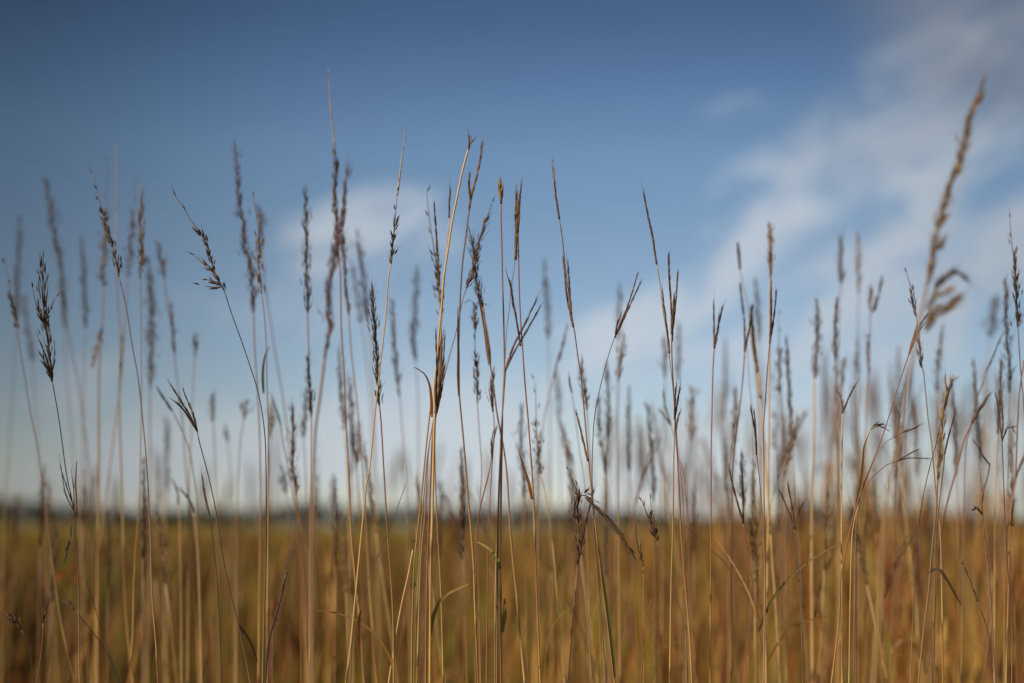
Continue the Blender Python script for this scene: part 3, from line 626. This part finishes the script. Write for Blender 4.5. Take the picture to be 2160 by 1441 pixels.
st('tf', 0, 0, '1299,705 1285,745 1270,801 1260,846 1253,889 1249,978 1250,1050 1256,1150 1268,1300 1276,1441', 'sharp two-pronged head tilted right, one prong shorter, right of centre', 'rust', 'black', sm=(.9, 2.0), rac=['1300,704 1312,675 1328,635 1345,580', '1300,706 1318,668 1338,625 1354,591', '1298,712 1300,690 1306,672'], rw=2.7)
st('plume', 12, 720, '1308,605 1306,650 1305,720 1304,800 1302,950 1300,1441', 'very faint head behind the sharp two-pronged one', 'grey', 'pale', 8)
st('plume', 7, 805, '1315,712 1311,745 1304,805 1303,900 1305,1100 1308,1441', 'small blurred tan head just below the sharp two-pronged one', 'tan', 'pale', 8)
st('plume', 8, 1000, '1262,838 1265,900 1269,940 1278,1000 1283,1100 1286,1441', 'blurred grey head, left of two close ones right of the arching stalk', 'grey', 'pale', 7)
st('plume', 8, 930, '1280,770 1281,820 1284,880 1281,930 1276,1000 1275,1441', 'blurred grey head, right of two close ones beside the arching stalk', 'grey', 'pale', 7)
st('tf', 5, 0, '1206,825 1212,870 1222,950 1235,1060 1246,1441', 'small dark blurred finger head left of the arching stalk', 'dark', 'pale', sm=(1, 1.8), rac=['1206,828 1202,812 1199,797'], rw=3.0)
st('sparse', 1, 1172, '1338,1173 1316,1142 1305,1122 1294,1111 1280,1095 1267,1085 1250,1062 1236,1045 1222,1050 1216,1075 1222,1140 1235,1250 1250,1441', 'panicle drooping down to the right across the horizon, dark beaded and sharp', 'dark', 'pale', 9, (1.2, 2.0),
   twig=['1236,1048 1262,1078 1285,1100 1310,1132 1336,1170', '1240,1052 1270,1084 1290,1108', ('sparse', '1220,1062 1214,1030 1202,1000'), ('sparse', '1222,1058 1222,1035 1218,1022')], name='plume_stalk')
st('tf', 2, 0, '1357,1185 1358,1215 1357,1289 1358,1441', 'short thin pale spike low in the brown field right of the droop', 'tan', 'green', sm=(.9, 1.4), rac=['1357,1190 1352,1150 1350,1116', '1357,1195 1345,1150 1342,1120'], rw=2.2)
st('sparse', 1, 1140, '1351,1049 1359,1070 1366,1089 1378,1120 1386,1140 1398,1180 1412,1218 1430,1270 1450,1340 1462,1400', 'thin purple spikelet spray slanting left at the horizon', 'purple', 'purple', 5, (.8, 1.4), twig=[('sparse', '1386,1138 1374,1095 1370,1049')])
st('bare', 1, 0, '1374,1262 1368,1300 1363,1325 1357,1380 1351,1441', 'short leafless reddish stub leaning right near the frame bottom', 'tan', 'rust', sm=(1.0, 3.0))
st('tf', 0, 562, '1358,406 1365,445 1372,480 1377,501 1384,550 1392,595 1399,658 1408,715 1414,771 1420,827 1423,889 1421,978 1419,1111 1415,1245 1412,1441', 'tall sharp dark finger head arching left above the three-pronged one', 'brown', 'green', sm=(1.1, 2.6), rw=3.3,
   rac=['1412,745 1408,700 1403,655 1399,617'])
st('tf', 0, 0, '1417,700 1417,745 1420,808 1424,880 1432,1022 1438,1147 1448,1267 1455,1356 1459,1441', 'sharp upright three-pronged head with second small fork down its stem', 'brown', 'rust', sm=(1.5, 2.4), rw=3.4,
   rac=['1417,702 1415,650 1410,600 1407,550', '1418,702 1423,660 1427,620 1430,580', '1417,705 1418,665 1418,632', '1423,885 1426,860 1428,840 1430,825', '1423,885 1422,850 1421,822', '1418,720 1420,680 1424,640'])
st('tf', 2, 0, '1427,905 1430,960 1437,1010 1442,1100 1448,1441', 'thin twig-like forked head tight against the three-pronged stalk', 'dark', 'rust', sm=(.9, 1.6), rac=['1427,905 1430,885 1436,870'])
st('plume', 11, 800, '1401,712 1402,750 1403,800 1401,900 1398,1100 1395,1441', 'faint upright head close left of the three-pronged stalk', 'grey', 'pale', 8)
st('plume', 12, 805, '1431,680 1431,740 1431,805 1432,900 1434,1100 1436,1441', 'faint upright head close right of the three-pronged stalk', 'grey', 'pale', 8)
st('tf', 6, 0, '1415,895 1425,930 1440,1000 1450,1100 1455,1441', 'blurred crooked fork pointing left behind the three-pronged stalk', 'dark', 'tan', rac=['1415,897 1404,878 1396,865', '1415,895 1403,860 1398,832'])
st('plume', 10, 930, '1459,820 1461,850 1455,930 1450,1000 1448,1100 1446,1441', 'wide blurred tan head right of the three-pronged stalk', 'tan', 'pale', 14, dens=1.3)
st('plume', 9, 1060, '1365,852 1370,900 1376,960 1379,1010 1379,1060 1380,1150 1382,1441', 'blurred lone grey head above the horizon left of the three-pronged stalk', 'grey', 'pale', 8)
st('tf', 3, 0, '1507,732 1504,777 1502,852 1500,965 1500,1080 1499,1250 1498,1441', 'upright two-pronged reddish head on a straight stem, left of the right-hand crowd', 'rust', 'rust', sm=(1.5, 2.0), rac=['1507,734 1506,690 1505,645', '1507,734 1512,695 1519,655', '1507,735 1512,700 1513,675'], rw=3.6)
st('tf', 7, 0, '1561,570 1569,609 1578,650 1588,740 1597,820 1605,1000 1608,1441', 'blurred little dark head on hair-thin stem above the folded pair', 'rust', 'pale', sm=(1, 2), rac=['1561,568 1557,545 1552,522', '1561,568 1560,545 1560,525'], rw=4.0)
st('tf', 6, 0, '1569,661 1574,700 1580,800 1590,950 1595,1441', 'blurred short dark finger leaning left beside the folded pair', 'dark', 'pale', sm=(1, 2), rac=['1569,663 1562,635 1556,609'], rw=3.6)
st('tf', 4, 0, '1571,740 1567,796 1561,852 1552,927 1548,965 1545,1020 1543,1150 1540,1441', 'soft dark finger head, left half of the folded pair', 'dark', 'rust', sm=(1.6, 2.4), rac=['1571,742 1577,700 1580,658', '1571,742 1574,700 1576,668'], rw=3.6)
st('plume', 9, 955, '1551,822 1552,860 1550,910 1546,955 1540,1050 1537,1441', 'blurred brown head behind the stem of the folded pair', 'brown', 'tan', 9)
st('tf', 6, 0, '1597,777 1601,800 1606,860 1612,940 1616,1000 1626,1134 1637,1289 1646,1441', 'soft double tan head folded over a thick golden foot in the right half', 'tan', 'gold', sm=(2.6, 4.6), rac=['1597,780 1591,725 1584,655', '1604,840 1600,790 1596,750', '1598,785 1588,735 1581,670'], rw=5)
st('plume', 5, 585, '1625,477 1625,534 1625,585 1624,627 1624,717 1623,815 1621,980 1620,1100 1616,1300 1614,1441', 'soft upright head, tan on its left side, tallest of the middle right group', 'gold', 'gold', 8, (2.0, 3.0), dens=1.4)
st('tf', 2, 0, '1624,720 1619,777 1614,852 1610,908 1611,965 1612,1134 1612,1289 1609,1441', 'sharp purple three-pronged head in front of the soft tan-sided one', 'purple', 'rust', sm=(1.3, 2.2), rac=['1624,722 1629,670 1632,590', '1624,722 1634,675 1645,610', '1624,724 1627,670 1629,620'], rw=3.2)
st('plume', 11, 722, '1594,590 1596,630 1599,665 1602,722 1604,800 1606,950 1607,1441', 'blurred grey head behind the purple three-pronged one', 'grey', 'pale', 7)
st('sparse', 8, 832, '1642,665 1643,715 1644,758 1643,832 1648,900 1655,1100 1660,1441', 'blurred beaded column head right of the purple three-pronged one', 'dark', 'pale', 9)
st('plume', 8, 800, '1722,630 1724,665 1725,695 1722,751 1718,800 1717,852 1716,965 1713,1045 1713,1245 1715,1441', 'blurred thick grey-brown head over a long straight golden foot', 'brown', 'gold', 9, (2.0, 4.6), dens=1.3)
st('plume', 10, 600, '1773,500 1773,552 1775,600 1770,640 1768,760 1768,900 1768,1441', 'blurred dark head, left of the two high ones in the right half', 'dark', 'pale', 8, dens=1.3)
st('plume', 7, 762, '1765,639 1762,702 1762,762 1766,850 1769,950 1772,1100 1774,1441', 'dark short head right under the left one of the two high blurred heads', 'dark', 'tan', 7, dens=1.2)
st('plume', 11, 622, '1810,492 1810,552 1811,622 1808,760 1807,900 1806,1441', 'blurred paler head, right of the two high ones in the right half', 'tan', 'pale', 8)
st('plume', 11, 805, '1808,725 1808,760 1808,805 1810,900 1812,1441', 'blurred grey head beneath the paler high one', 'grey', 'pale', 7)
st('tf', 3, 0, '1778,870 1776,950 1775,1100 1776,1441', 'small split head pointing right beneath the short dark one', 'brown', 'gold', sm=(1.8, 2.6), rac=['1778,872 1785,845 1796,815', '1778,872 1778,845 1775,830'], rw=3.4)
st('plume', 9, 820, '1780,755 1778,790 1776,820 1772,900 1770,1000 1768,1441', 'blurred slim head just above the small split one', 'brown', 'tan', 7)
st('plume', 8, 655, '1836,610 1836,655 1834,729 1832,785 1828,860 1826,1000 1824,1441', 'blurred stalk with a side head, left of the sharp diagonal stalk', 'purple', 'tan', 8, twig=['1840,660 1850,625 1854,590', '1832,790 1833,750 1834,710'])
st('plume', -12.5, 602, '2077,168 2062,211 2051,237 2040,264 2032,309 2021,354 2002,395 1993,432 1980,477 1970,522 1961,582 1955,602 1942,665 1931,722 1916,800 1909,852 1900,916 1888,972 1873,1028 1866,1100 1860,1200 1850,1330 1842,1441', 'large nearest plume leaning right above everything else, tan and out of focus', 'tan', 'pale', 5.6, (2.6, 3.8), dens=1.7,
   twig=['1968,640 1980,603 2000,582 2021,569 2040,574 2062,588', '1955,655 1966,632 1982,622 2000,612', '1950,690 1966,655 1990,648 2015,632', '1952,700 1968,672 1992,655 2010,640', '1972,530 1984,520 1992,508 2004,495', '2008,375 2022,355 2033,342', '1975,480 1990,465 2003,450'], name='plume_stalk')
st('sparse', 3, 668, '1912,574 1920,601 1924,625 1927,642 1933,668 1939,710 1942,762 1948,785 1957,878 1965,935 1975,1050 1985,1150 1990,1441', 'crooked dark seed head touching the pale stem of the nearest plume', 'dark', 'tan', 7, (1.3, 2.6), twig=['1944,775 1941,745 1937,715'])
st('tf', 0, 0, '1918,745 1897,807 1875,878 1856,935 1837,983 1822,1021 1806,1067 1792,1120 1781,1174 1772,1223 1768,1311 1752,1441', 'sharp long diagonal stalk leaning right with curling side tendrils', 'rust', 'rust', sm=(1.2, 3.0), rac=['1918,747 1930,710 1944,680 1954,667', '1918,747 1926,715 1933,695', '1918,747 1934,712 1948,690'], rw=3.0,
   twig=[], leaf=[('1806,1067 1815,1020 1817,985 1819,942 1830,912', 3, 'gold')])
st('tf', 1, 0, '1851,897 1837,905 1825,930 1818,970 1819,1005 1812,1060 1800,1110 1795,1200 1792,1441', 'small nodding head curling right, touching the diagonal stalk', 'dark', 'gold', sm=(1.0, 2.2), rac=['1838,905 1850,895 1868,895', '1838,905 1855,898 1871,904'], rw=2.3)
st('tf', 1, 0, '1888,922 1872,930 1855,950 1838,985 1820,1030 1808,1080 1803,1200 1800,1441', 'single bristly finger bending right from the diagonal stalk, upper tendril', 'dark', 'pale', sm=(.8, 2.0), rac=['1888,922 1902,913 1917,908 1934,899'], rw=2.6)
st('tf', 1, 0, '1885,975 1870,981 1849,998 1828,1023 1815,1060 1808,1110 1806,1250 1806,1441', 'forked finger head bending right from the diagonal stalk, lower tendril', 'dark', 'rust', sm=(.9, 2.2), rac=['1885,976 1902,965 1920,953', '1885,976 1910,968 1942,969'], rw=2.4)
st('plume', 1, 1012, '2010,800 1999,822 1993,850 1987,885 1985,930 1983,965 1978,1012 1974,1085 1966,1156 1959,1245 1948,1334 1937,1441', 'sharp twisted tan plume on a curved stem, right part of the frame', 'gold', 'tan', 6, (1.9, 2.9), dens=1.0, rac=['1999,822 1994,810 1993,798', '2000,822 2006,812 2012,796'],
   leaf=[('1960,1210 1975,1200 1990,1222 2007,1272', 3, 'black')])
st('tf', 1, 0, '1990,870 1982,900 1976,930 1957,1002 1942,1077 1935,1150 1928,1250 1920,1441', 'thin dark stem bowed left alongside the twisted tan plume', 'dark', 'dark', sm=(1.0, 1.6), rac=['1990,872 1996,840 2004,815'])
st('tf', 0, 0, '1993,955 1990,990 1984,1040 1978,1100 1974,1200 1970,1441', 'black slender finger head right beside the twisted tan plume', 'dark', 'dark', sm=(1.0, 1.8), rac=['1993,957 1998,925 2003,900 2007,880'], rw=2.8)
st('tf', 4, 0, '2051,890 2032,935 2014,1002 1995,1073 1982,1150 1970,1300 1965,1441', 'soft maroon two-pronged head leaning right beyond the twisted plume', 'purple', 'rust', sm=(2.2, 3.2), rac=['2051,892 2065,865 2078,845 2088,833', '2051,892 2060,868 2070,850'], rw=5)
st('tf', 5, 0, '2081,781 2070,815 2058,852 2045,910 2035,1000 2030,1441', 'soft thin single finger slanting right under the dark oval head', 'dark', 'purple', sm=(1.2, 2.0), rac=['2081,783 2092,755 2107,712'], rw=3)
st('plume', 14, 712, '2102,628 2096,665 2088,712 2078,800 2072,950 2062,1100 2055,1441', 'very blurred dark oval head near the right edge', 'dark', 'pale', 16, dens=2.0)
st('plume', 10, 830, '1988,690 1981,745 1976,830 1974,950 1972,1441', 'faint greenish blurred head left of the dark oval one', 'grey', 'pale', 8)
st('plume', 6, 830, '2120,585 2122,654 2124,729 2130,770 2129,830 2128,900 2126,1000 2120,1200 2118,1441', 'soft knobbly dark column head just left of the right edge', 'dark', 'tan', 8, dens=1.1)
st('sparse', 3, 690, '2130,462 2133,500 2136,530 2139,552 2143,608 2147,690 2150,740 2155,810 2160,860 2166,1000 2168,1441', 'dark beaded stalk tip highest at the right edge', 'dark', 'purple', 8, (1.4, 2.4), twig=['2147,690 2141,610 2136,530'])
st('plume', 5, 915, '2112,760 2111,820 2108,870 2104,915 2101,1000 2099,1100 2096,1441', 'soft reddish brown head behind the curled thin dark stalk at right', 'rust', 'gold', 8, dens=1.2)
st('tf', 0, 0, '2113,920 2116,991 2119,1067 2126,1200 2135,1311 2135,1441', 'sharp thin dark stalk with a little curl beside its head near right edge', 'dark', 'dark', sm=(1.0, 2.2), rac=['2113,922 2112,880 2112,835', '2113,925 2116,895 2115,860', '2114,930 2119,905 2126,903 2129,914'], rw=2.6)
st('tf', 3, 0, '2088,980 2082,1010 2071,1047 2072,1085 2085,1200 2095,1350 2100,1441', 'dark drooping finger heads bending left, low near the right edge', 'dark', 'purple', sm=(1.9, 2.2), rac=['2088,980 2078,968 2068,950 2057,935', '2072,1085 2064,1077 2056,1073 2045,1075', '2071,1060 2079,1040 2084,1030'], rw=3)
st('bare', 3, 0, '2160,760 2150,830 2146,900 2142,1000 2130,1100 2126,1250 2120,1441', 'tan bare stem entering from the right edge', 'tan', 'tan', sm=(1.8, 2.4), leaf=[('2135,1110 2140,1092 2148,1078 2160,1066', 3.5, 'dark')])
st('tf', 1, 0, '2062,1268 2070,1290 2085,1340 2095,1441', 'dark lance head leaning left low in the field near the right edge', 'dark', 'dark', sm=(1.0, 1.6), rac=['2062,1268 2052,1230 2042,1190'], rw=3.4)
st('tf', 1, 0, '1596,958 1601,1000 1606,1060 1612,1134 1615,1289 1618,1441', 'narrow V-shaped dark head before the golden folded stalk', 'dark', 'purple', sm=(1.1, 1.8), rac=['1596,960 1590,915 1577,867', '1596,960 1596,915 1595,870'], rw=2.9)
st('tf', 2, 0, '1568,1102 1579,1178 1592,1267 1608,1378 1612,1441', 'wine red two-pronged head low at the horizon, middle right', 'rust', 'rust', sm=(1.2, 1.8), rac=['1568,1104 1555,1060 1545,1025 1537,991', '1568,1104 1568,1060 1567,1010'], rw=3.6)
st('plume', 6, 1075, '1564,958 1565,1000 1567,1040 1569,1075 1572,1200 1574,1441', 'fuzzy wine red plume directly behind the low two-pronged head', 'rust', 'rust', 7, dens=1.3)
st('tf', 2, 0, '1675,1112 1684,1178 1690,1300 1694,1441', 'small dark two-pronged head at the horizon, just left of the straight golden foot', 'dark', 'purple', sm=(1.1, 1.8), rac=['1675,1114 1664,1075 1652,1040', '1675,1114 1671,1070 1665,1027', '1675,1116 1683,1080 1692,1062'], rw=2.7)
st('plume', 7, 1000, '1683,880 1675,920 1664,965 1655,1000 1650,1080 1645,1441', 'blurred tan head slanting right above the small dark two-pronged one', 'tan', 'tan', 8)
st('plume', 8, 1010, '1907,810 1900,870 1893,940 1888,1010 1885,1100 1880,1441', 'blurred pink head under the diagonal stalk tip', 'purple', 'rust', 8)
# lower left
st('tf', 0, 0, '416,909 420,930 427,956 444,1022 460,1102 471,1178 485,1245 500,1303 516,1374 529,1441', 'sharp dark claw-like head bending left on a curved thin stem', 'dark', 'dark', sm=(1.2, 2.4), rac=['416,910 402,880 385,850 366,818', '416,910 405,876 392,850 376,820', '416,910 400,882 388,862 378,852'], rw=3.0,
   leaf=[('503,1318 515,1338 525,1360 533,1400', 2, 'black')])
st('tf', 2, 0, '442,1085 450,1150 460,1250 468,1441', 'dark single finger leaning left under the claw-like head', 'dark', 'black', sm=(1.0, 1.8), rac=['442,1087 434,1060 427,1036 418,1003', '442,1087 432,1058 424,1030'], rw=2.8)
st('tf', 6, 0, '362,864 380,900 398,945 408,1000 418,1100 425,1441', 'blurred small dark finger leaning left beside the claw-like head', 'dark', 'purple', rac=['362,866 350,846 338,826'], rw=3.6)
st('tf', 7, 0, '409,1078 415,1130 420,1250 424,1441', 'blurred short finger bending left at the left horizon, right one of two', 'dark', 'gold', rac=['409,1080 402,1058 388,1036'], rw=3.4)
st('tf', 8, 0, '376,1062 380,1130 384,1441', 'blurred short finger bending left at the left horizon, left one of two', 'dark', 'gold', rac=['376,1064 374,1040 364,1018'], rw=3.4)
st('bare', 1, 0, '178,1216 196,1267 218,1343 240,1405 262,1460', 'sharp dark leafless stem leaning left in the lower left field', 'dark', 'black', sm=(.8, 1.8))
st('tf', 2, 0, '156,1285 175,1308 196,1334 227,1380 250,1441', 'dark nodding tip pointing left in the lower left field', 'dark', 'black', sm=(1.0, 1.8), rac=['156,1286 146,1275 134,1272'], rw=3.4)
st('tf', 2, 0, '91,1312 90,1350 84,1400 77,1441', 'short dark spray standing in the lower left corner', 'brown', 'rust', sm=(1.2, 2.0), rac=['91,1314 92,1280 96,1250', '91,1310 96,1290 99,1280', '91,1314 87,1290 84,1276'], rw=2.6)
st('sparse', 3, 1330, '0,1283 14,1296 28,1310 44,1328 60,1360 72,1441', 'thin dotted stalk drooping at the lower left edge', 'dark', 'dark', 5, (.9, 1.4))
st('tf', 0.5, 0, '148,1112 152,1108 157,1120 160,1200 163,1441', 'tiny dark head hanging downwards beside the knobbly panicle stem', 'dark', 'dark', sm=(.7, 1.2), rac=['150,1110 149,1140 142,1180', '150,1110 151,1135 147,1158'], rw=3.2)
st('bare', 1, 0, '605,1207 591,1267 567,1354 560,1441', 'dark leafless stub leaning right in the field left of centre', 'dark', 'black', sm=(2.2, 2.4))
st('bare', 2, 0, '871,1160 862,1210 851,1258 838,1325 820,1441', 'golden bare stub leaning right below the green-footed stem', 'tan', 'gold', sm=(2.0, 3.2))
st('bare', 3, 0, '856,1022 842,1060 829,1102 816,1129 780,1214 758,1258 745,1320 740,1441', 'soft dark thin stem slanting right across the horizon left of centre', 'dark', 'dark', sm=(.8, 1.8))
st('bare', 0, 0, '1240,1260 1215,1272 1196,1289 1169,1316 1153,1369 1147,1441', 'thin green blade arching over to the right in the field right of centre', 'tan', 'green', sm=(.5, 2.6))

# the red leaf sprigs low in the field
def red_sprig(px, py, b, sz, label):
    Y = depth(b); P = [to3(px, py, Y)]; rng = random.Random(label)
    base = Vector((P[0].x, Y, 0)); T = empty('red_leaf_sprig', base, label, 'plant')
    mb = MB(); top = P[0] - base
    pts = [top + Vector((0, 0, 0)), top * .7 + Vector((.01, 0, 0)), Vector((0, 0, -.01))]
    mb.tube(pts, [.0006, .0009, .0012], [(.25, .10, .05)] * 3, 6); mb.build('stem', M_STEM, T)
    for k in range(5):
        a = k * 1.26 + rng.random(); d = Vector((math.cos(a), math.sin(a), .25)); lb = MB()
        o0 = top - Vector((0, 0, .004 * k)); n = 8; c = (.55 * rng.uniform(.8, 1.2), .035, .03)
        lb.ribbon([o0 + d * sz * (i / n) - Vector((0, 0, sz * .5 * (i / n) ** 2)) for i in range(n + 1)],
                  [sz * .55 * math.sin(math.pi * min(1, (i / n) * .9 + .08)) ** .8 for i in range(n + 1)], [c] * (n + 1), Vector((0, 0, 1)))
        lb.build('leaf', M_LEAF, T)
red_sprig(146, 1196, 19, .018, 'blurred bright red leaf sprig low in the field at left')
red_sprig(574, 1268, 9, .008, 'red leaf sprig low beside the golden stems left of centre')

# ------------------------------------------------------------------ the crowd of softer stalks behind, copied from a few kinds
def copy_thing(src, loc, rz, sc, label, group):
    r = src.copy(); C.objects.link(r); r.location = loc; r.rotation_euler = (0, 0, rz); r.scale = (1, 1, sc); r['label'] = label; r['group'] = group
    for ch in src.children:
        c = ch.copy(); C.objects.link(c); c.parent = r
    return r
def crowd_proto(kind, h, pal, stem, seed, w=9):
    """a free-standing stalk of height h around the origin"""
    rng = random.Random(seed)
    T = empty({'tf': 'bluestem_stalk'}.get(kind, 'plume_stalk'), (0, 0, 0), 'x', 'grass stalk')
    bx, by = rng.uniform(-.14, .18), rng.uniform(-.08, .08)
    def at(t): return Vector((bx * t * t + .008 * math.sin(t * 9 + seed), by * t * t, h * t))
    hl = rng.uniform(.055, .10) / h; ns = 26; t1 = 1 - hl
    P = [at(t1 * i / ns) for i in range(ns + 1)]; c0, c1 = STEMC[stem]
    mb = MB(); mb.tube(P, [.0012 - .0006 * (i / ns) ** 1.5 for i in range(ns + 1)], [lerp(c1, c0, (i / ns) ** 3) for i in range(ns + 1)], 6); mb.build('stem', M_STEM, T)
    if kind == 'tf':
        for k in range(rng.choice((2, 3, 3))):
            a = rng.uniform(0, 6.28); o = Vector((math.cos(a), math.sin(a), 0)) * rng.uniform(.012, .032); n = 10
            Q = [at(t1 + hl * .7 * i / n) + o * (i / n) ** 1.3 for i in range(n + 1)]; raceme(Q, pal, rng, .0032).build('raceme', M_SEED, T)
    else:
        Q = [at(1 - hl * i / 14) for i in range(15)]
        (head_plume(Q, pal, w / 1000, rng, 1.2, 0) if kind == 'plume' else head_sparse(Q, pal, w / 1000, rng)).build('seed_head', M_SEED, T)
    for k in range(rng.choice((0, 1, 1, 2))):
        t = rng.uniform(.55, .82); o = at(t); a = rng.uniform(0, 6.28); d = Vector((math.cos(a), math.sin(a), 0)); ll = rng.uniform(.12, .26); n = 12
        lb = MB(); Q = [o + d * ll * .6 * (i / n) + Vector((0, 0, ll * (.9 * i / n - .7 * (i / n) ** 2))) for i in range(n + 1)]
        cl = rng.choice(('gold', 'tan', 'green', 'rust'))
        lb.ribbon(Q, [.005 * (1 - (i / n) ** 2) + .0003 for i in range(n + 1)], [lerp(STEMC[cl][1], STEMC[cl][0], i / n) for i in range(n + 1)], Vector((0, 0, 1))); lb.build('leaf', M_LEAF, T)
    return T
KINDS = [('plume', 'grey', 'pale', 9), ('plume', 'brown', 'tan', 10), ('tf', 'rust', 'rust', 0), ('plume', 'tan', 'gold', 11), ('tf', 'purple', 'purple', 0), ('sparse', 'dark', 'tan', 10)]
WORDS = ['grey plume', 'brown plume', 'rusty forked head', 'tan plume', 'purple forked head', 'beaded dark head']
protos = [crowd_proto(k[0], 1.5, k[1], k[2], 11 + i, (k[3] or 9) * .72) for i, k in enumerate(KINDS)]
seen = set()
LAND = [(15, 'the left edge'), (110, 'the knobbly open panicle'), (165, 'the long curved plume'), (207, 'the beaded head on yellow foot'), (262, 'the pale bare-tipped stalk'),
        (325, 'the fuzzy widest plume'), (408, 'the lone tiny dark head'), (460, 'the claw-like head'), (515, 'the faint bowed head'), (553, 'the far-left-leaning wiry stalk'), (625, 'the low reddish plume'),
        (657, 'the twin-tufted dark stalk'), (740, 'the tallest brown head'), (800, 'the crossing wiry stalk'), (868, 'the green-footed stem'), (915, 'the golden cluster'), (975, 'the crossed plumes'),
        (1058, 'the central straight stalk'), (1125, 'the reddish straight stalk'), (1165, 'the lone grey head'), (1240, 'the arching stalk'), (1300, 'the two-pronged tilted head'), (1365, 'the drooping panicle tip'),
        (1420, 'the three-pronged head'), (1500, 'the reddish two-pronged head'), (1568, 'the wine red low head'), (1612, 'the golden folded stalk'), (1675, 'the small two-pronged horizon head'),
        (1715, 'the long straight golden foot'), (1770, 'the two high dark heads'), (1815, 'the diagonal stalk foot'), (1875, 'the curling side tendrils'), (1925, 'the nearest plume stem'),
        (1980, 'the twisted tan plume'), (2035, 'the maroon two-pronged head'), (2085, 'the dark oval head'), (2115, 'the curled thin dark stalk'), (2150, 'the right edge stem')]
used = [False] * len(protos); rr = random.Random(5)
# number wanted in each part of the frame: (left edge px, right edge px, how many, tip px range, distance range)
BANDS = [(0, 540, 24, (900, 1085), (1.4, 3.0), 'left'), (540, 1080, 30, (820, 1085), (1.35, 3.0), 'centre left'), (1080, 1500, 34, (780, 1085), (1.35, 3.0), 'centre right'),
         (1500, 2160, 84, (690, 1090), (1.35, 3.0), 'right')]
for x0, x1, cnt, (ta, tb), (da, db), where in BANDS:
    for k in range(cnt):
        px = x0 + (x1 - x0) * (k + rr.random()) / cnt; Y = da + (db - da) * rr.random() ** 1.3; i = rr.randrange(len(protos))
        py = ta + (tb - ta) * rr.random() ** (.75 if where == 'right' else .6)
        tip = to3(px, py, Y); high = py < 1060
        how = 'high over the horizon' if py < 930 else 'just above the horizon' if high else 'low in the field'
        lx, lw = min(LAND, key=lambda q: abs(q[0] - px)); side = 'left of' if px < lx else 'right of'
        for dk in range(30):            # another kind of head where a look-alike already stands in that spot
            i2 = (i + dk) % len(protos); rank = ('', 'another ', 'third ')[dk // len(protos)] if dk < 18 else 'further '
            lab = rank + 'blurred ' + WORDS[i2] + ' ' + how + ', ' + side + ' ' + lw
            if lab not in seen: break
        i = i2; seen.add(lab); grp = 'softly blurred ' + WORDS[i] + ' stalks in the crowd behind'
        rot = rr.uniform(0, 6.28); sc = tip.z / 1.5; loc = Vector((tip.x, Y, 0))
        if not used[i]:
            o = protos[i]; used[i] = True; o.location = loc; o.rotation_euler = (0, 0, rr.uniform(0, 6.28)); o.scale = (1, 1, sc); o['label'] = lab; o['group'] = grp
        else: copy_thing(protos[i], loc, rr.uniform(0, 6.28), sc, lab, grp)
